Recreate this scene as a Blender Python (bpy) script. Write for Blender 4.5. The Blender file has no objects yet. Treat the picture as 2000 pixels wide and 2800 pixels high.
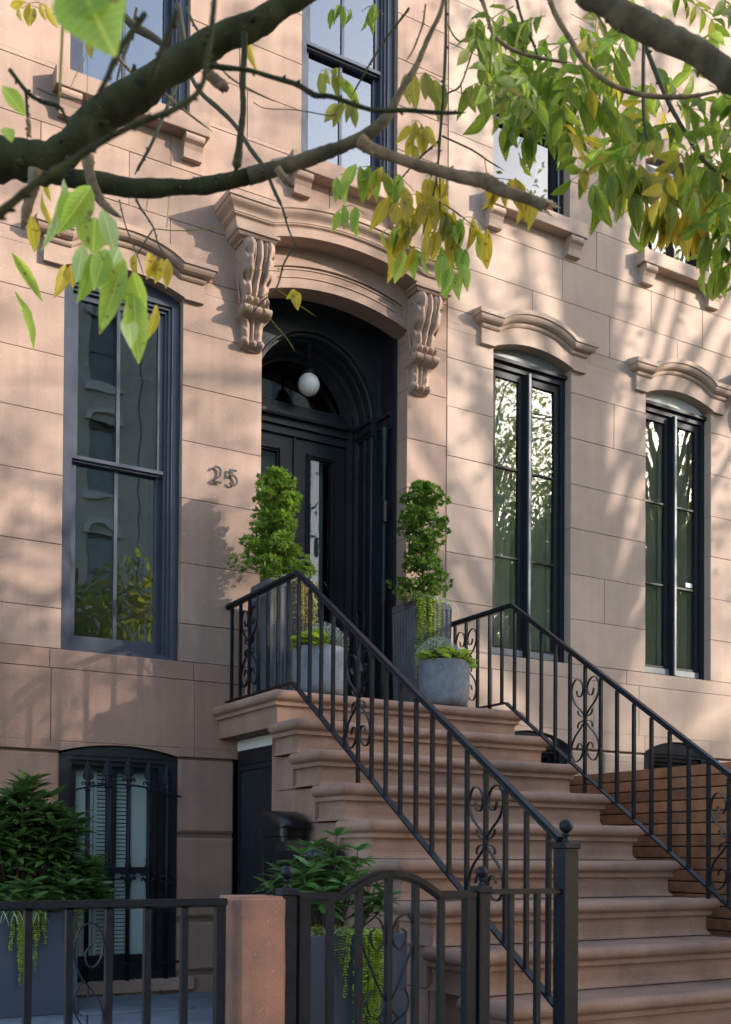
import bpy, bmesh, math, random
from math import sin, cos, pi, radians, sqrt, atan2
from mathutils import Vector, Matrix, Quaternion, noise
random.seed(7)
S = bpy.context.scene
COL = S.collection

# ---------------------------------------------------------------- camera
cam_data = bpy.data.cameras.new("camera")
cam = bpy.data.objects.new("camera", cam_data)
COL.objects.link(cam)
S.camera = cam
cam_data.sensor_width = 36
cam_data.lens = 2971 / 2800 * 36
cam_data.shift_y = 893 / 2800
cam_data.clip_start = .05
cam_data.clip_end = 400
cam_data.dof.use_dof = True
cam_data.dof.focus_distance = 6.4
cam_data.dof.aperture_fstop = 6.5
M = Matrix.Rotation(radians(-30.2), 4, 'Z') @ Matrix.Rotation(radians(90.9), 4, 'X') @ Matrix.Rotation(radians(.37), 4, 'Z')
cam.matrix_world = Matrix.Translation((0, -6.75, 1.40)) @ M

# ---------------------------------------------------------------- light
SUN_TO = Vector((1.22, -1, .58)).normalized()
w = bpy.data.worlds.new("World")
S.world = w
w.use_nodes = True
nt = w.node_tree
bg = nt.nodes['Background']
sky = nt.nodes.new('ShaderNodeTexSky')
sky.sky_type = 'NISHITA'
sky.sun_disc = False
sky.sun_elevation = math.asin(SUN_TO.z)
sky.sun_rotation = atan2(SUN_TO.x, SUN_TO.y)
sky.air_density = 1.0
sky.dust_density = 1.2
nt.links.new(sky.outputs[0], bg.inputs[0])
bg.inputs[1].default_value = .15
sl = bpy.data.lights.new("sun", 'SUN')
sl.energy = 2.5
sl.angle = radians(.53)
sl.color = (1, .915, .82)
sun = bpy.data.objects.new("sun", sl)
COL.objects.link(sun)
sun.rotation_mode = 'QUATERNION'
sun.rotation_quaternion = (-SUN_TO).to_track_quat('-Z', 'Y')
S.view_settings.view_transform = 'Standard'
S.view_settings.look = 'None'
S.view_settings.gamma = 1
S.view_settings.use_curve_mapping = False
S.view_settings.exposure = 2.05
S.cycles.max_bounces = 8
S.cycles.transparent_max_bounces = 16

# ---------------------------------------------------------------- materials
MATS = {}

def mat(name, col, rough=.6, spec=.5, metal=0, var=0, scale=3, bump=0, bscale=60, c2=None, speck=0, rnd=0, streak=0, coat=0):
    """procedural principled material: two-tone noise, fine grain, optional vertical streaks"""
    m = bpy.data.materials.new(name)
    m.use_nodes = True
    n = m.node_tree
    L = n.links.new
    b = n.nodes['Principled BSDF']
    b.inputs['Roughness'].default_value = rough
    b.inputs['Specular IOR Level'].default_value = spec
    b.inputs['Metallic'].default_value = metal
    if coat:
        b.inputs['Coat Weight'].default_value = coat
        b.inputs['Coat Roughness'].default_value = .12
    tc = n.nodes.new('ShaderNodeNewGeometry')
    pos = tc.outputs['Position']
    c2 = c2 or tuple(x * (1 - .35 * (1 if var else 0)) for x in col)
    nz = n.nodes.new('ShaderNodeTexNoise')
    nz.inputs['Scale'].default_value = scale
    nz.inputs['Detail'].default_value = 7
    nz.inputs['Roughness'].default_value = .62
    L(pos, nz.inputs['Vector'])
    ramp = n.nodes.new('ShaderNodeValToRGB')
    ramp.color_ramp.elements[0].position = .5 - .18
    ramp.color_ramp.elements[1].position = .5 + .18
    ramp.color_ramp.elements[0].color = (*c2, 1)
    ramp.color_ramp.elements[1].color = (*col, 1)
    L(nz.outputs['Fac'], ramp.inputs['Fac'])
    out = ramp.outputs['Color']

    def mult(fac_socket, lo, hi, cur):
        mr = n.nodes.new('ShaderNodeMapRange')
        mr.inputs['To Min'].default_value = lo
        mr.inputs['To Max'].default_value = hi
        L(fac_socket, mr.inputs['Value'])
        mm = n.nodes.new('ShaderNodeVectorMath')
        mm.operation = 'SCALE'
        L(cur, mm.inputs[0])
        L(mr.outputs[0], mm.inputs['Scale'])
        return mm.outputs[0]
    if rnd:
        oi = n.nodes.new('ShaderNodeObjectInfo')
        out = mult(oi.outputs['Random'], 1 - rnd, 1 + rnd, out)
    if streak:
        mp = n.nodes.new('ShaderNodeMapping')
        mp.inputs['Scale'].default_value = (9, 9, .7)
        L(pos, mp.inputs['Vector'])
        st = n.nodes.new('ShaderNodeTexNoise')
        st.inputs['Scale'].default_value = 1.6
        st.inputs['Detail'].default_value = 5
        L(mp.outputs[0], st.inputs['Vector'])
        out = mult(st.outputs['Fac'], 1 - streak, 1 + streak * .6, out)
    if speck:
        sp = n.nodes.new('ShaderNodeTexNoise')
        sp.inputs['Scale'].default_value = 260
        sp.inputs['Detail'].default_value = 2
        L(pos, sp.inputs['Vector'])
        out = mult(sp.outputs['Fac'], 1 - speck, 1 + speck, out)
        vo = n.nodes.new('ShaderNodeTexVoronoi')
        vo.inputs['Scale'].default_value = 28
        L(pos, vo.inputs['Vector'])
        lt = n.nodes.new('ShaderNodeMath')
        lt.operation = 'LESS_THAN'
        lt.inputs[1].default_value = .085
        L(vo.outputs['Distance'], lt.inputs[0])
        mx = n.nodes.new('ShaderNodeMix')
        mx.data_type = 'RGBA'
        mx.inputs['B'].default_value = (.62, .55, .48, 1)
        mf = n.nodes.new('ShaderNodeMath')
        mf.operation = 'MULTIPLY'
        mf.inputs[1].default_value = .35
        L(lt.outputs[0], mf.inputs[0])
        L(mf.outputs[0], mx.inputs['Factor'])
        L(out, mx.inputs['A'])
        out = mx.outputs['Result']
    L(out, b.inputs['Base Color'])
    if bump:
        bn = n.nodes.new('ShaderNodeTexNoise')
        bn.inputs['Scale'].default_value = bscale
        bn.inputs['Detail'].default_value = 5
        L(pos, bn.inputs['Vector'])
        bp = n.nodes.new('ShaderNodeBump')
        bp.inputs['Strength'].default_value = bump
        bp.inputs['Distance'].default_value = .004
        L(bn.outputs['Fac'], bp.inputs['Height'])
        L(bp.outputs[0], b.inputs['Normal'])
    MATS[name] = m
    return m

def leaf_mat(name, col, col2, trans=.45, rough=.45, veins=False):
    m = bpy.data.materials.new(name)
    m.use_nodes = True
    n = m.node_tree
    L = n.links.new
    b = n.nodes['Principled BSDF']
    o = n.nodes['Material Output']
    oi = n.nodes.new('ShaderNodeObjectInfo')
    g = n.nodes.new('ShaderNodeNewGeometry')
    nz = n.nodes.new('ShaderNodeTexNoise')
    nz.inputs['Scale'].default_value = 14
    L(g.outputs['Position'], nz.inputs['Vector'])
    ad = n.nodes.new('ShaderNodeMath')
    ad.operation = 'MULTIPLY_ADD'
    ad.inputs[1].default_value = 1.2
    L(nz.outputs['Fac'], ad.inputs[0])
    sb = n.nodes.new('ShaderNodeMath')
    sb.operation = 'MULTIPLY_ADD'
    L(g.outputs['Random Per Island'], sb.inputs[0])
    sb.inputs[1].default_value = .45
    rr = n.nodes.new('ShaderNodeMath')
    rr.operation = 'MULTIPLY_ADD'
    L(oi.outputs['Random'], rr.inputs[0])
    rr.inputs[1].default_value = .45
    rr.inputs[2].default_value = -.55
    L(rr.outputs[0], sb.inputs[2])
    L(sb.outputs[0], ad.inputs[2])
    mx = n.nodes.new('ShaderNodeMix')
    mx.data_type = 'RGBA'
    mx.inputs['A'].default_value = (*col, 1)
    mx.inputs['B'].default_value = (*col2, 1)
    L(ad.outputs[0], mx.inputs['Factor'])
    res = mx.outputs['Result']
    if veins:
        def M(op, a, b_=None, c_=None):
            q = n.nodes.new('ShaderNodeMath')
            q.operation = op
            for i_, v_ in enumerate((a, b_, c_)):
                if v_ is None:
                    continue
                if isinstance(v_, (int, float)):
                    q.inputs[i_].default_value = v_
                else:
                    L(v_, q.inputs[i_])
            return q.outputs[0]
        tc = n.nodes.new('ShaderNodeTexCoord')
        sx = n.nodes.new('ShaderNodeSeparateXYZ')
        L(tc.outputs['Object'], sx.inputs[0])
        ay = M('ABSOLUTE', sx.outputs['Y'])
        rib = M('LESS_THAN', ay, .028)
        side = M('GREATER_THAN', M('SINE', M('MULTIPLY', M('SUBTRACT', sx.outputs['X'], M('MULTIPLY', ay, .55)), 62)), .86)
        side = M('MULTIPLY', side, M('LESS_THAN', ay, .6))
        vein = M('MAXIMUM', M('MULTIPLY', rib, .55), M('MULTIPLY', side, .22))
        m1 = n.nodes.new('ShaderNodeMix')
        m1.data_type = 'RGBA'
        L(vein, m1.inputs['Factor'])
        L(res, m1.inputs['A'])
        m1.inputs['B'].default_value = (min(1, col2[0] * 1.9), min(1, col2[1] * 1.6), col2[2] * 2.2, 1)
        n2 = n.nodes.new('ShaderNodeTexNoise')
        n2.inputs['Scale'].default_value = 55
        n2.inputs['Detail'].default_value = 3
        L(g.outputs['Position'], n2.inputs['Vector'])
        sp = M('MULTIPLY', M('GREATER_THAN', n2.outputs['Fac'], .66), .7)
        m2 = n.nodes.new('ShaderNodeMix')
        m2.data_type = 'RGBA'
        L(sp, m2.inputs['Factor'])
        L(m1.outputs['Result'], m2.inputs['A'])
        m2.inputs['B'].default_value = (.17, .085, .02, 1)
        res = m2.outputs['Result']
    L(res, b.inputs['Base Color'])
    b.inputs['Roughness'].default_value = rough
    tr = n.nodes.new('ShaderNodeBsdfTranslucent')
    sc = n.nodes.new('ShaderNodeVectorMath')
    sc.operation = 'SCALE'
    sc.inputs['Scale'].default_value = 1.35
    L(res, sc.inputs[0])
    L(sc.outputs[0], tr.inputs['Color'])
    ms = n.nodes.new('ShaderNodeMixShader')
    ms.inputs[0].default_value = trans
    L(b.outputs[0], ms.inputs[1])
    L(tr.outputs[0], ms.inputs[2])
    L(ms.outputs[0], o.inputs['Surface'])
    MATS[name] = m
    return m

def glass_mat(name, ior=1.75, tint=(.75, .82, .8), wav=.15):
    m = bpy.data.materials.new(name)
    m.use_nodes = True
    n = m.node_tree
    L = n.links.new
    n.nodes.remove(n.nodes['Principled BSDF'])
    o = n.nodes['Material Output']
    g = n.nodes.new('ShaderNodeNewGeometry')
    mp = n.nodes.new('ShaderNodeMapping')
    mp.inputs['Scale'].default_value = (1, 1, 2.2)
    L(g.outputs['Position'], mp.inputs['Vector'])
    nz = n.nodes.new('ShaderNodeTexNoise')
    nz.inputs['Scale'].default_value = 2.5
    nz.inputs['Detail'].default_value = 1.5
    L(mp.outputs[0], nz.inputs['Vector'])
    bp = n.nodes.new('ShaderNodeBump')
    bp.inputs['Strength'].default_value = wav
    bp.inputs['Distance'].default_value = .01
    L(nz.outputs['Fac'], bp.inputs['Height'])
    gl = n.nodes.new('ShaderNodeBsdfGlossy')
    gl.inputs['Roughness'].default_value = .006
    gl.inputs['Color'].default_value = (.95, .98, 1, 1)
    L(bp.outputs[0], gl.inputs['Normal'])
    tr = n.nodes.new('ShaderNodeBsdfTransparent')
    tr.inputs['Color'].default_value = (*tint, 1)
    fr = n.nodes.new('ShaderNodeFresnel')
    fr.inputs['IOR'].default_value = ior
    ms = n.nodes.new('ShaderNodeMixShader')
    L(fr.outputs[0], ms.inputs[0])
    L(tr.outputs[0], ms.inputs[1])
    L(gl.outputs[0], ms.inputs[2])
    L(ms.outputs[0], o.inputs['Surface'])
    MATS[name] = m
    return m

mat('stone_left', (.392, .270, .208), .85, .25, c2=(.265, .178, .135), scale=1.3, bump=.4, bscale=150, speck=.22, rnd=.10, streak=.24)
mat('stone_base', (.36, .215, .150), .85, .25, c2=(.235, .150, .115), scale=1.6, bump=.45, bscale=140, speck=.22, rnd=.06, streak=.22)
mat('stone_right', (.465, .342, .270), .85, .25, c2=(.35, .256, .203), scale=1.1, bump=.35, bscale=150, speck=.18, rnd=.04, streak=.11)
mat('stone_stoop', (.345, .208, .147), .82, .3, c2=(.21, .128, .095), scale=2.9, bump=.5, bscale=120, speck=.2, rnd=.05, streak=.16)
mat('stone_pillar', (.40, .185, .115), .85, .25, c2=(.19, .115, .088), scale=5.0, bump=.6, bscale=110, speck=.2, streak=.22)
mat('mortar', (.19, .125, .100), .95, .1)
mat('iron', (.0065, .0078, .011), .40, .18, var=1, scale=26, bump=.2, bscale=70, c2=(.013, .0155, .021))
mat('frame_blue', (.038, .045, .066), .40, .45, var=1, scale=5, bump=.1, bscale=200, c2=(.028, .034, .052))
mat('frame_dark', (.020, .022, .027), .50, .22, var=1, scale=6)
mat('frame_grey', (.20, .21, .22), .5, .5, var=1, scale=6)
mat('door_black', (.016, .018, .023), .42, .30, var=1, scale=8, bump=.2, bscale=120)
mat('paint_shaded', (.012, .014, .018), .8, .08)  # matt, darker copy of the black paint, imitating shade on basement windows
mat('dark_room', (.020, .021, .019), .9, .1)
mat('room_wall', (.30, .30, .27), .9, .1, var=1)
mat('curtain', (.84, .87, .82), .9, .1)
mat('sheer', (.80, .82, .72), .9, .1, c2=(.70, .73, .62), scale=4)
mat('shutter', (.74, .84, .84), .55, .3)
mat('teal_cloth', (.10, .14, .14), .9, .1)
mat('globe', (.75, .77, .76), .18, .5)
mat('number_metal', (.022, .022, .026), .4, .4)
mat('planter_fluted', (.12, .112, .122), .75, .3, var=1, scale=9, bump=.5, bscale=70)
mat('planter_slate', (.060, .072, .098), .6, .35, c2=(.045, .055, .078), scale=3, bump=.1)
mat('concrete', (.225, .235, .255), .8, .3, c2=(.14, .15, .165), scale=16, bump=.9, bscale=55, speck=.3)
mat('soil', (.04, .028, .02), .95, .1, bump=1, bscale=40)
mat('bin_plastic', (.008, .008, .010), .28, .5)
mat('wood', (.36, .15, .066), .62, .3, c2=(.19, .082, .042), scale=9, rnd=.28, bump=.3, bscale=60)
mat('bluestone', (.17, .185, .21), .8, .3, c2=(.11, .12, .14), scale=5, bump=.4, bscale=60, rnd=.08)
mat('sidewalk', (.30, .29, .27), .85, .3, c2=(.22, .215, .205), scale=4, bump=.4)
mat('asphalt', (.055, .055, .058), .9, .3, bump=.8, bscale=50)
mat('grass', (.06, .09, .03), .9, .1)
mat('bark', (.30, .185, .10), .85, .2, c2=(.075, .058, .038), scale=22, bump=1.0, bscale=45)
mat('bark_mid', (.16, .115, .065), .85, .2, c2=(.05, .042, .022), scale=16, bump=1.0, bscale=45)
mat('bark_green', (.050, .052, .016), .8, .15, c2=(.022, .018, .009), scale=18, bump=.9, bscale=50)  # mossy bark, colour darkened further to imitate backlit shade
mat('twig', (.075, .050, .030), .7, .3, c2=(.045, .050, .020), scale=20)
mat('bark_scar', (.12, .10, .055), .9, .1)
mat('wood_raw', (.62, .42, .24), .8, .2, bump=1, bscale=90)
mat('brick_opposite', (.55, .54, .48), .9, .2, c2=(.42, .41, .37), scale=2, bump=.3)
mat('trim_white', (.62, .62, .60), .6, .3)
mat('white_tile', (.72, .71, .68), .4, .5)
mat('sticker', (.75, .76, .78), .5, .3)
mat('sticker_blue', (.05, .12, .45), .5, .3)
leaf_mat('leaf_green', (.105, .165, .014), (.27, .33, .030), .6, .5, True)
leaf_mat('leaf_lime', (.24, .36, .035), (.42, .50, .07), .55, .45, True)
leaf_mat('leaf_sunlit', (.38, .48, .16), (.55, .62, .22), .5, .4, True)  # lighter leaf colour with the direct sun painted in
leaf_mat('leaf_yellow', (.36, .31, .030), (.58, .40, .035), .6, .5, True)
leaf_mat('leaf_olive', (.20, .22, .030), (.38, .32, .040), .6, .5, True)
leaf_mat('cypress', (.050, .12, .014), (.24, .35, .040), .4, .6)
leaf_mat('laurel', (.040, .095, .022), (.10, .18, .045), .25, .28)
leaf_mat('rhodo', (.045, .115, .026), (.12, .22, .050), .25, .32)
leaf_mat('jenny', (.22, .33, .022), (.42, .52, .040), .4, .5)
leaf_mat('jenny_sunlit', (.42, .40, .06), (.60, .46, .16), .4, .5)  # golden copy of the jenny colour with sunlight put into it
leaf_mat('silver', (.30, .36, .30), (.48, .54, .48), .3, .7)
leaf_mat('ribbon', (.38, .45, .30), (.62, .66, .50), .3, .5)
leaf_mat('sedum', (.08, .15, .025), (.28, .28, .06), .3, .6)
leaf_mat('crown_far', (.16, .22, .035), (.42, .40, .06), .66, .6)
leaf_mat('litter', (.30, .20, .05), (.18, .22, .06), .2, .7)
glass_mat('glass', 2.1, (.75, .82, .8), .05)
glass_mat('glass_bright', 2.1, (.96, .99, .97), .04)
glass_mat('glass_sky', 2.5, (.8, .85, .88), .05)
glass_mat('glass_calm', 1.5, (.92, .95, .95), .04)
G = lambda n: MATS[n]

# ---------------------------------------------------------------- mesh helpers
class MB:
    def __init__(s):
        s.v = []
        s.f = []
        s.sm = []

    def add(s, vs, fs, smooth=False):
        o = len(s.v)
        s.v += [tuple(v) for v in vs]
        s.f += [tuple(i + o for i in f) for f in fs]
        s.sm += [smooth] * len(fs)
        return s

    def box(s, x0, x1, y0, y1, z0, z1):
        v = [(x, y, z) for x in (x0, x1) for y in (y0, y1) for z in (z0, z1)]
        return s.add(v, [(0, 1, 3, 2), (4, 6, 7, 5), (0, 4, 5, 1), (2, 3, 7, 6), (0, 2, 6, 4), (1, 5, 7, 3)])

    def bbox(s, x0, x1, y0, y1, z0, z1, c=.004):
        """box with chamfered vertical+horizontal edges (24 verts)"""
        vs = []
        idx = {}
        for ix, X in enumerate((x0, x1)):
            for iy, Y in enumerate((y0, y1)):
                for iz, Z in enumerate((z0, z1)):
                    sx, sy, sz = (1, -1)[ix], (1, -1)[iy], (1, -1)[iz]
                    for a in range(3):
                        p = [X + sx * c, Y + sy * c, Z + sz * c]
                        p[a] = (X, Y, Z)[a]
                        idx[(ix, iy, iz, a)] = len(vs)
                        vs.append(p)
        fs = []
        I = idx
        for a in range(3):
            for e in (0, 1):
                o = [k for k in range(3) if k != a]
                q = []
                for u, w_ in ((0, 0), (1, 0), (1, 1), (0, 1)):
                    k = [0, 0, 0]
                    k[a] = e
                    k[o[0]] = u
                    k[o[1]] = w_
                    q.append(I[(*k, a)])
                fs.append(q)
        for a in range(3):
            o = [k for k in range(3) if k != a]
            for u in (0, 1):
                for w_ in (0, 1):
                    q = []
                    for e, ax in ((0, o[0]), (0, o[1]), (1, o[1]), (1, o[0])):
                        k = [0, 0, 0]
                        k[a] = e
                        k[o[0]] = u
                        k[o[1]] = w_
                        q.append(I[(*k, ax)])
                    fs.append(q)
        for ix in (0, 1):
            for iy in (0, 1):
                for iz in (0, 1):
                    fs.append([I[(ix, iy, iz, a)] for a in range(3)])
        return s.add(vs, fs)

    def prism(s, poly, axis, a0, a1, smooth=False):
        """extrude 2D polygon; axis 'y': poly=(x,z); 'x': poly=(y,z); 'z': poly=(x,y)"""
        def P(u, w_, a):
            return {'y': (u, a, w_), 'x': (a, u, w_), 'z': (u, w_, a)}[axis]
        n = len(poly)
        v = [P(*p, a0) for p in poly] + [P(*p, a1) for p in poly]
        f = [(i, (i + 1) % n, (i + 1) % n + n, i + n) for i in range(n)]
        s.add(v, f, smooth)
        return s.add(v, [tuple(range(n))[::-1], tuple(range(n, 2 * n))])

    def strip(s, top, bot, y0, y1):
        """solid between two x-z polylines (same count) from y0 to y1"""
        n = len(top)
        v = [(x, y0, z) for x, z in top] + [(x, y0, z) for x, z in bot] + [(x, y1, z) for x, z in top] + [(x, y1, z) for x, z in bot]
        f = []
        for i in range(n - 1):
            f += [(i, i + 1, n + i + 1, n + i), (2 * n + i, 3 * n + i, 3 * n + i + 1, 2 * n + i + 1),
                  (i, 2 * n + i, 2 * n + i + 1, i + 1), (n + i, n + i + 1, 3 * n + i + 1, 3 * n + i)]
        f += [(0, n, 3 * n, 2 * n), (n - 1, 3 * n - 1, 4 * n - 1, 2 * n - 1)]
        return s.add(v, f)

    def tube(s, path, r, seg=8, smooth=True, cap=True, square=False):
        P = [Vector(p) for p in path]
        R = r if isinstance(r, (list, tuple)) else [r] * len(P)
        n = len(P)
        t = [(P[min(i + 1, n - 1)] - P[max(i - 1, 0)]).normalized() for i in range(n)]
        up = Vector((0, 0, 1)) if abs(t[0].z) < .9 else Vector((0, 1, 0))
        a = t[0].cross(up).normalized()
        vs = []
        for i in range(n):
            if i:
                a = (a - t[i] * a.dot(t[i]))
                a = a.normalized() if a.length > 1e-6 else t[i].orthogonal().normalized()
            b = t[i].cross(a)
            for k in range(seg):
                th = 2 * pi * (k + (.5 if square else 0)) / seg
                vs.append(P[i] + (a * cos(th) + b * sin(th)) * R[i])
        fs = [(i * seg + k, i * seg + (k + 1) % seg, (i + 1) * seg + (k + 1) % seg, (i + 1) * seg + k) for i in range(n - 1) for k in range(seg)]
        s.add(vs, fs, smooth)
        if cap:
            o = len(s.v) - len(vs)
            s.f += [tuple(o + k for k in range(seg))[::-1], tuple(o + (n - 1) * seg + k for k in range(seg))]
            s.sm += [False, False]
        return s

    def bar(s, path, wx, wn, nrm):
        """flat bar: width wx along nrm direction, thickness wn in the path plane"""
        P = [Vector(p) for p in path]
        nrm = Vector(nrm)
        n = len(P)
        vs = []
        for i in range(n):
            t = (P[min(i + 1, n - 1)] - P[max(i - 1, 0)]).normalized()
            a = t.cross(nrm).normalized()
            for u, w_ in ((-1, -1), (1, -1), (1, 1), (-1, 1)):
                vs.append(P[i] + nrm * wx * .5 * u + a * wn * .5 * w_)
        fs = [(i * 4 + k, i * 4 + (k + 1) % 4, i * 4 + 4 + (k + 1) % 4, i * 4 + 4 + k) for i in range(n - 1) for k in range(4)]
        fs += [(3, 2, 1, 0), tuple((n - 1) * 4 + k for k in range(4))]
        return s.add(vs, fs)

    def lathe(s, prof, c=(0, 0), seg=16, smooth=True):
        vs = []
        for r, z in prof:
            for k in range(seg):
                th = 2 * pi * k / seg
                vs.append((c[0] + r * cos(th), c[1] + r * sin(th), z))
        fs = [(i * seg + k, i * seg + (k + 1) % seg, (i + 1) * seg + (k + 1) % seg, (i + 1) * seg + k) for i in range(len(prof) - 1) for k in range(seg)]
        return s.add(vs, fs, smooth)

    def build(s, name, m, parent=None, smooth=None):
        me = bpy.data.meshes.new(name)
        me.from_pydata(s.v, [], s.f)
        if any(s.sm):
            me.polygons.foreach_set('use_smooth', s.sm)
        me.materials.append(G(m) if isinstance(m, str) else m)
        me.update()
        o = bpy.data.objects.new(name, me)
        COL.objects.link(o)
        if parent:
            o.parent = parent
        return o

def fixn(o):
    bm = bmesh.new()
    bm.from_mesh(o.data)
    bmesh.ops.recalc_face_normals(bm, faces=bm.faces)
    bm.to_mesh(o.data)
    bm.free()
    return o

def thing(name, label, cat, loc=(0, 0, 0), group=None):
    o = bpy.data.objects.new(name, None)
    o.empty_display_size = .1
    COL.objects.link(o)
    o['label'] = label
    o['category'] = cat
    if group:
        o['group'] = group
    # the empty sits at the base of the thing; parts are modelled in world space
    o.location = loc
    o.matrix_world = Matrix.Translation(loc)
    return o

def adopt(root):
    """children were modelled in world coordinates: cancel the root's offset"""
    bpy.context.view_layer.update()
    inv = root.matrix_world.inverted()
    for c in root.children:
        c.matrix_parent_inverse = inv
    return root

def tag(o, label, cat, group=None, kind=None):
    if label:
        o['label'] = label
    if cat:
        o['category'] = cat
    if group:
        o['group'] = group
    if kind:
        o['kind'] = kind
    return o

def copy_tree(o, parent=None, delta=None):
    c = o.copy()
    COL.objects.link(c)
    c.parent = parent
    c.matrix_parent_inverse = o.matrix_parent_inverse.copy()
    if delta is not None:
        c.location = o.location + Vector(delta)
    for ch in o.children:
        copy_tree(ch, c)
    return c

def smooth_path(pts, n=6):
    """Catmull-Rom through points"""
    P = [Vector(p) for p in pts]
    P = [P[0] * 2 - P[1]] + P + [P[-1] * 2 - P[-2]]
    out = []
    for i in range(1, len(P) - 2):
        for k in range(n):
            t = k / n
            a, b, c, d = P[i - 1:i + 3]
            out.append(.5 * ((2 * b) + (c - a) * t + (2 * a - 5 * b + 4 * c - d) * t * t + (3 * b - a - 3 * c + d) * t ** 3))
    out.append(P[-2])
    return out

def lerp(a, b, t):
    return a + (b - a) * t

# ================================================================ SETTING
def struct(name, mb, m):
    o = mb.build(name, m)
    o['kind'] = 'structure'
    return o

GZ = .39       # sidewalk level
AZ = .50       # areaway level
struct('ground', MB().box(-120, 160, -130, 40, -2, GZ - .16), 'grass')
struct('road', MB().box(-120, 160, -16.5, -8.3, GZ - .159, GZ - .13), 'asphalt')
sw = struct('sidewalk', MB().box(-60, 90, -8.3, -3.62, GZ - .15, GZ - .004), 'mortar')
for i in range(9):
    for j in range(3):
        x0 = -4 + i * 1.5
        y0 = -8.28 + j * 1.55
        MB().bbox(x0 + .004, x0 + 1.496, y0 + .004, y0 + 1.546, GZ - .06, GZ + random.uniform(-.002, .002), .006).build('paving_slab', 'sidewalk', sw)
struct('far_sidewalk', MB().box(-120, 160, -20, -16.5, GZ - .159, GZ - .02), 'sidewalk')
aw = struct('areaway', MB().box(-2, 2.78, -3.62, .03, GZ - .14, AZ - .02), 'mortar')
slabs = [(-1.9, -.4, -3.6, -2.1), (-.4, 1.2, -3.6, -2.1), (1.2, 2.74, -3.6, -2.1), (-1.9, -.2, -2.1, -.75), (-.2, 1.35, -2.1, -.75),
         (1.35, 2.74, -2.1, -.75), (-1.9, .2, -.75, -.02), (.2, 1.70, -.75, -.02), (1.70, 2.34, -.75, -.02), (2.34, 2.74, -.75, -.02)]
for i, (a, b, c, d) in enumerate(slabs):
    MB().bbox(a + .004, b - .004, c + .004, d - .004, AZ - .05, AZ + (.012 if i == 8 else random.uniform(-.002, .003)), .006).build('flagstone', 'bluestone', aw)

# ================================================================ FACADES
def free(x0, x1, ops):
    out = [(x0, x1)]
    for a, b in ops:
        out = [q for (p, r) in out for q in ([(p, r)] if b <= p or a >= r else [(p, a), (b, r)]) if q[1] - q[0] > .004]
    return out

def facade(parent, x0, x1, zs, ops, vj, stone, first_gap=.0034, rust=()):
    """ashlar courses as separate chamfered stones round the openings; zs rising, ops = (xa, xb, za, zb)"""
    g = first_gap * .5
    for ci in range(len(zs) - 1):
        za, zb = zs[ci], zs[ci + 1]
        rg = .017 if ci in rust else g
        ch = .016 if ci in rust else .0022
        cuts = sorted({za, zb} | {z for o in ops for z in (o[2], o[3]) if za + .01 < z < zb - .01})
        js = vj.get(ci, [])
        for k in range(len(cuts) - 1):
            a, b = cuts[k], cuts[k + 1]
            m_ = (a + b) / 2
            for (p, q) in free(x0, x1, [(o[0], o[1]) for o in ops if o[2] < m_ < o[3]]):
                xs = [p] + [j for j in js if p + .1 < j < q - .1] + [q]
                for i in range(len(xs) - 1):
                    l, r = xs[i], xs[i + 1]
                    gl = 0 if i == 0 and l > x0 + .001 else g
                    gr = 0 if i == len(xs) - 2 and r < x1 - .001 else g
                    d = random.uniform(-.0012, .0012)
                    lo = a + (rg if k == 0 else 0)
                    hi = b - (rg if k == len(cuts) - 2 else 0)
                    cl = ch if k == 0 else .0005
                    cr_ = ch if k == len(cuts) - 2 else .0005
                    X0, X1 = l + gl, r - gr
                    c = .0022 if ci not in rust else .014
                    yb = .20
                    m = MB()
                    v = [(X0 + c, d, lo + cl), (X1 - c, d, lo + cl), (X1 - c, d, hi - cr_), (X0 + c, d, hi - cr_),
                         (X0, d + c, lo), (X1, d + c, lo), (X1, d + c, hi), (X0, d + c, hi),
                         (X0, yb, lo), (X1, yb, lo), (X1, yb, hi), (X0, yb, hi)]
                    f = [(0, 1, 2, 3), (4, 5, 1, 0), (5, 6, 2, 1), (6, 7, 3, 2), (7, 4, 0, 3),
                         (8, 9, 5, 4), (9, 10, 6, 5), (10, 11, 7, 6), (11, 8, 4, 7)]
                    m.add(v, f)
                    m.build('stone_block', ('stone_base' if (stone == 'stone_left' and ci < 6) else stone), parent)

def arc_pts(x0, x1, zs, za, n=16, ell=False):
    """segmental (or elliptical) arch through springs (x0,zs),(x1,zs) with apex za"""
    c = (x0 + x1) / 2
    h = (x1 - x0) / 2
    r_ = za - zs
    if ell:
        return [(c - h * cos(pi * i / n), zs + r_ * sin(pi * i / n)) for i in range(n + 1)]
    R = (h * h + r_ * r_) / (2 * r_)
    zc = za - R
    th = math.asin(h / R)
    return [(c + R * sin(-th + 2 * th * i / n), zc + R * cos(-th + 2 * th * i / n)) for i in range(n + 1)]

house = thing('brownstone_house', 'red brown brownstone townhouse with the number 25 and the black arched front door', 'building', (3, .3, GZ))
nbr = thing('brownstone_house', 'paler neighbouring brownstone right of the long vertical joint, with tall black paired casement windows', 'building', (8, .3, GZ))
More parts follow.
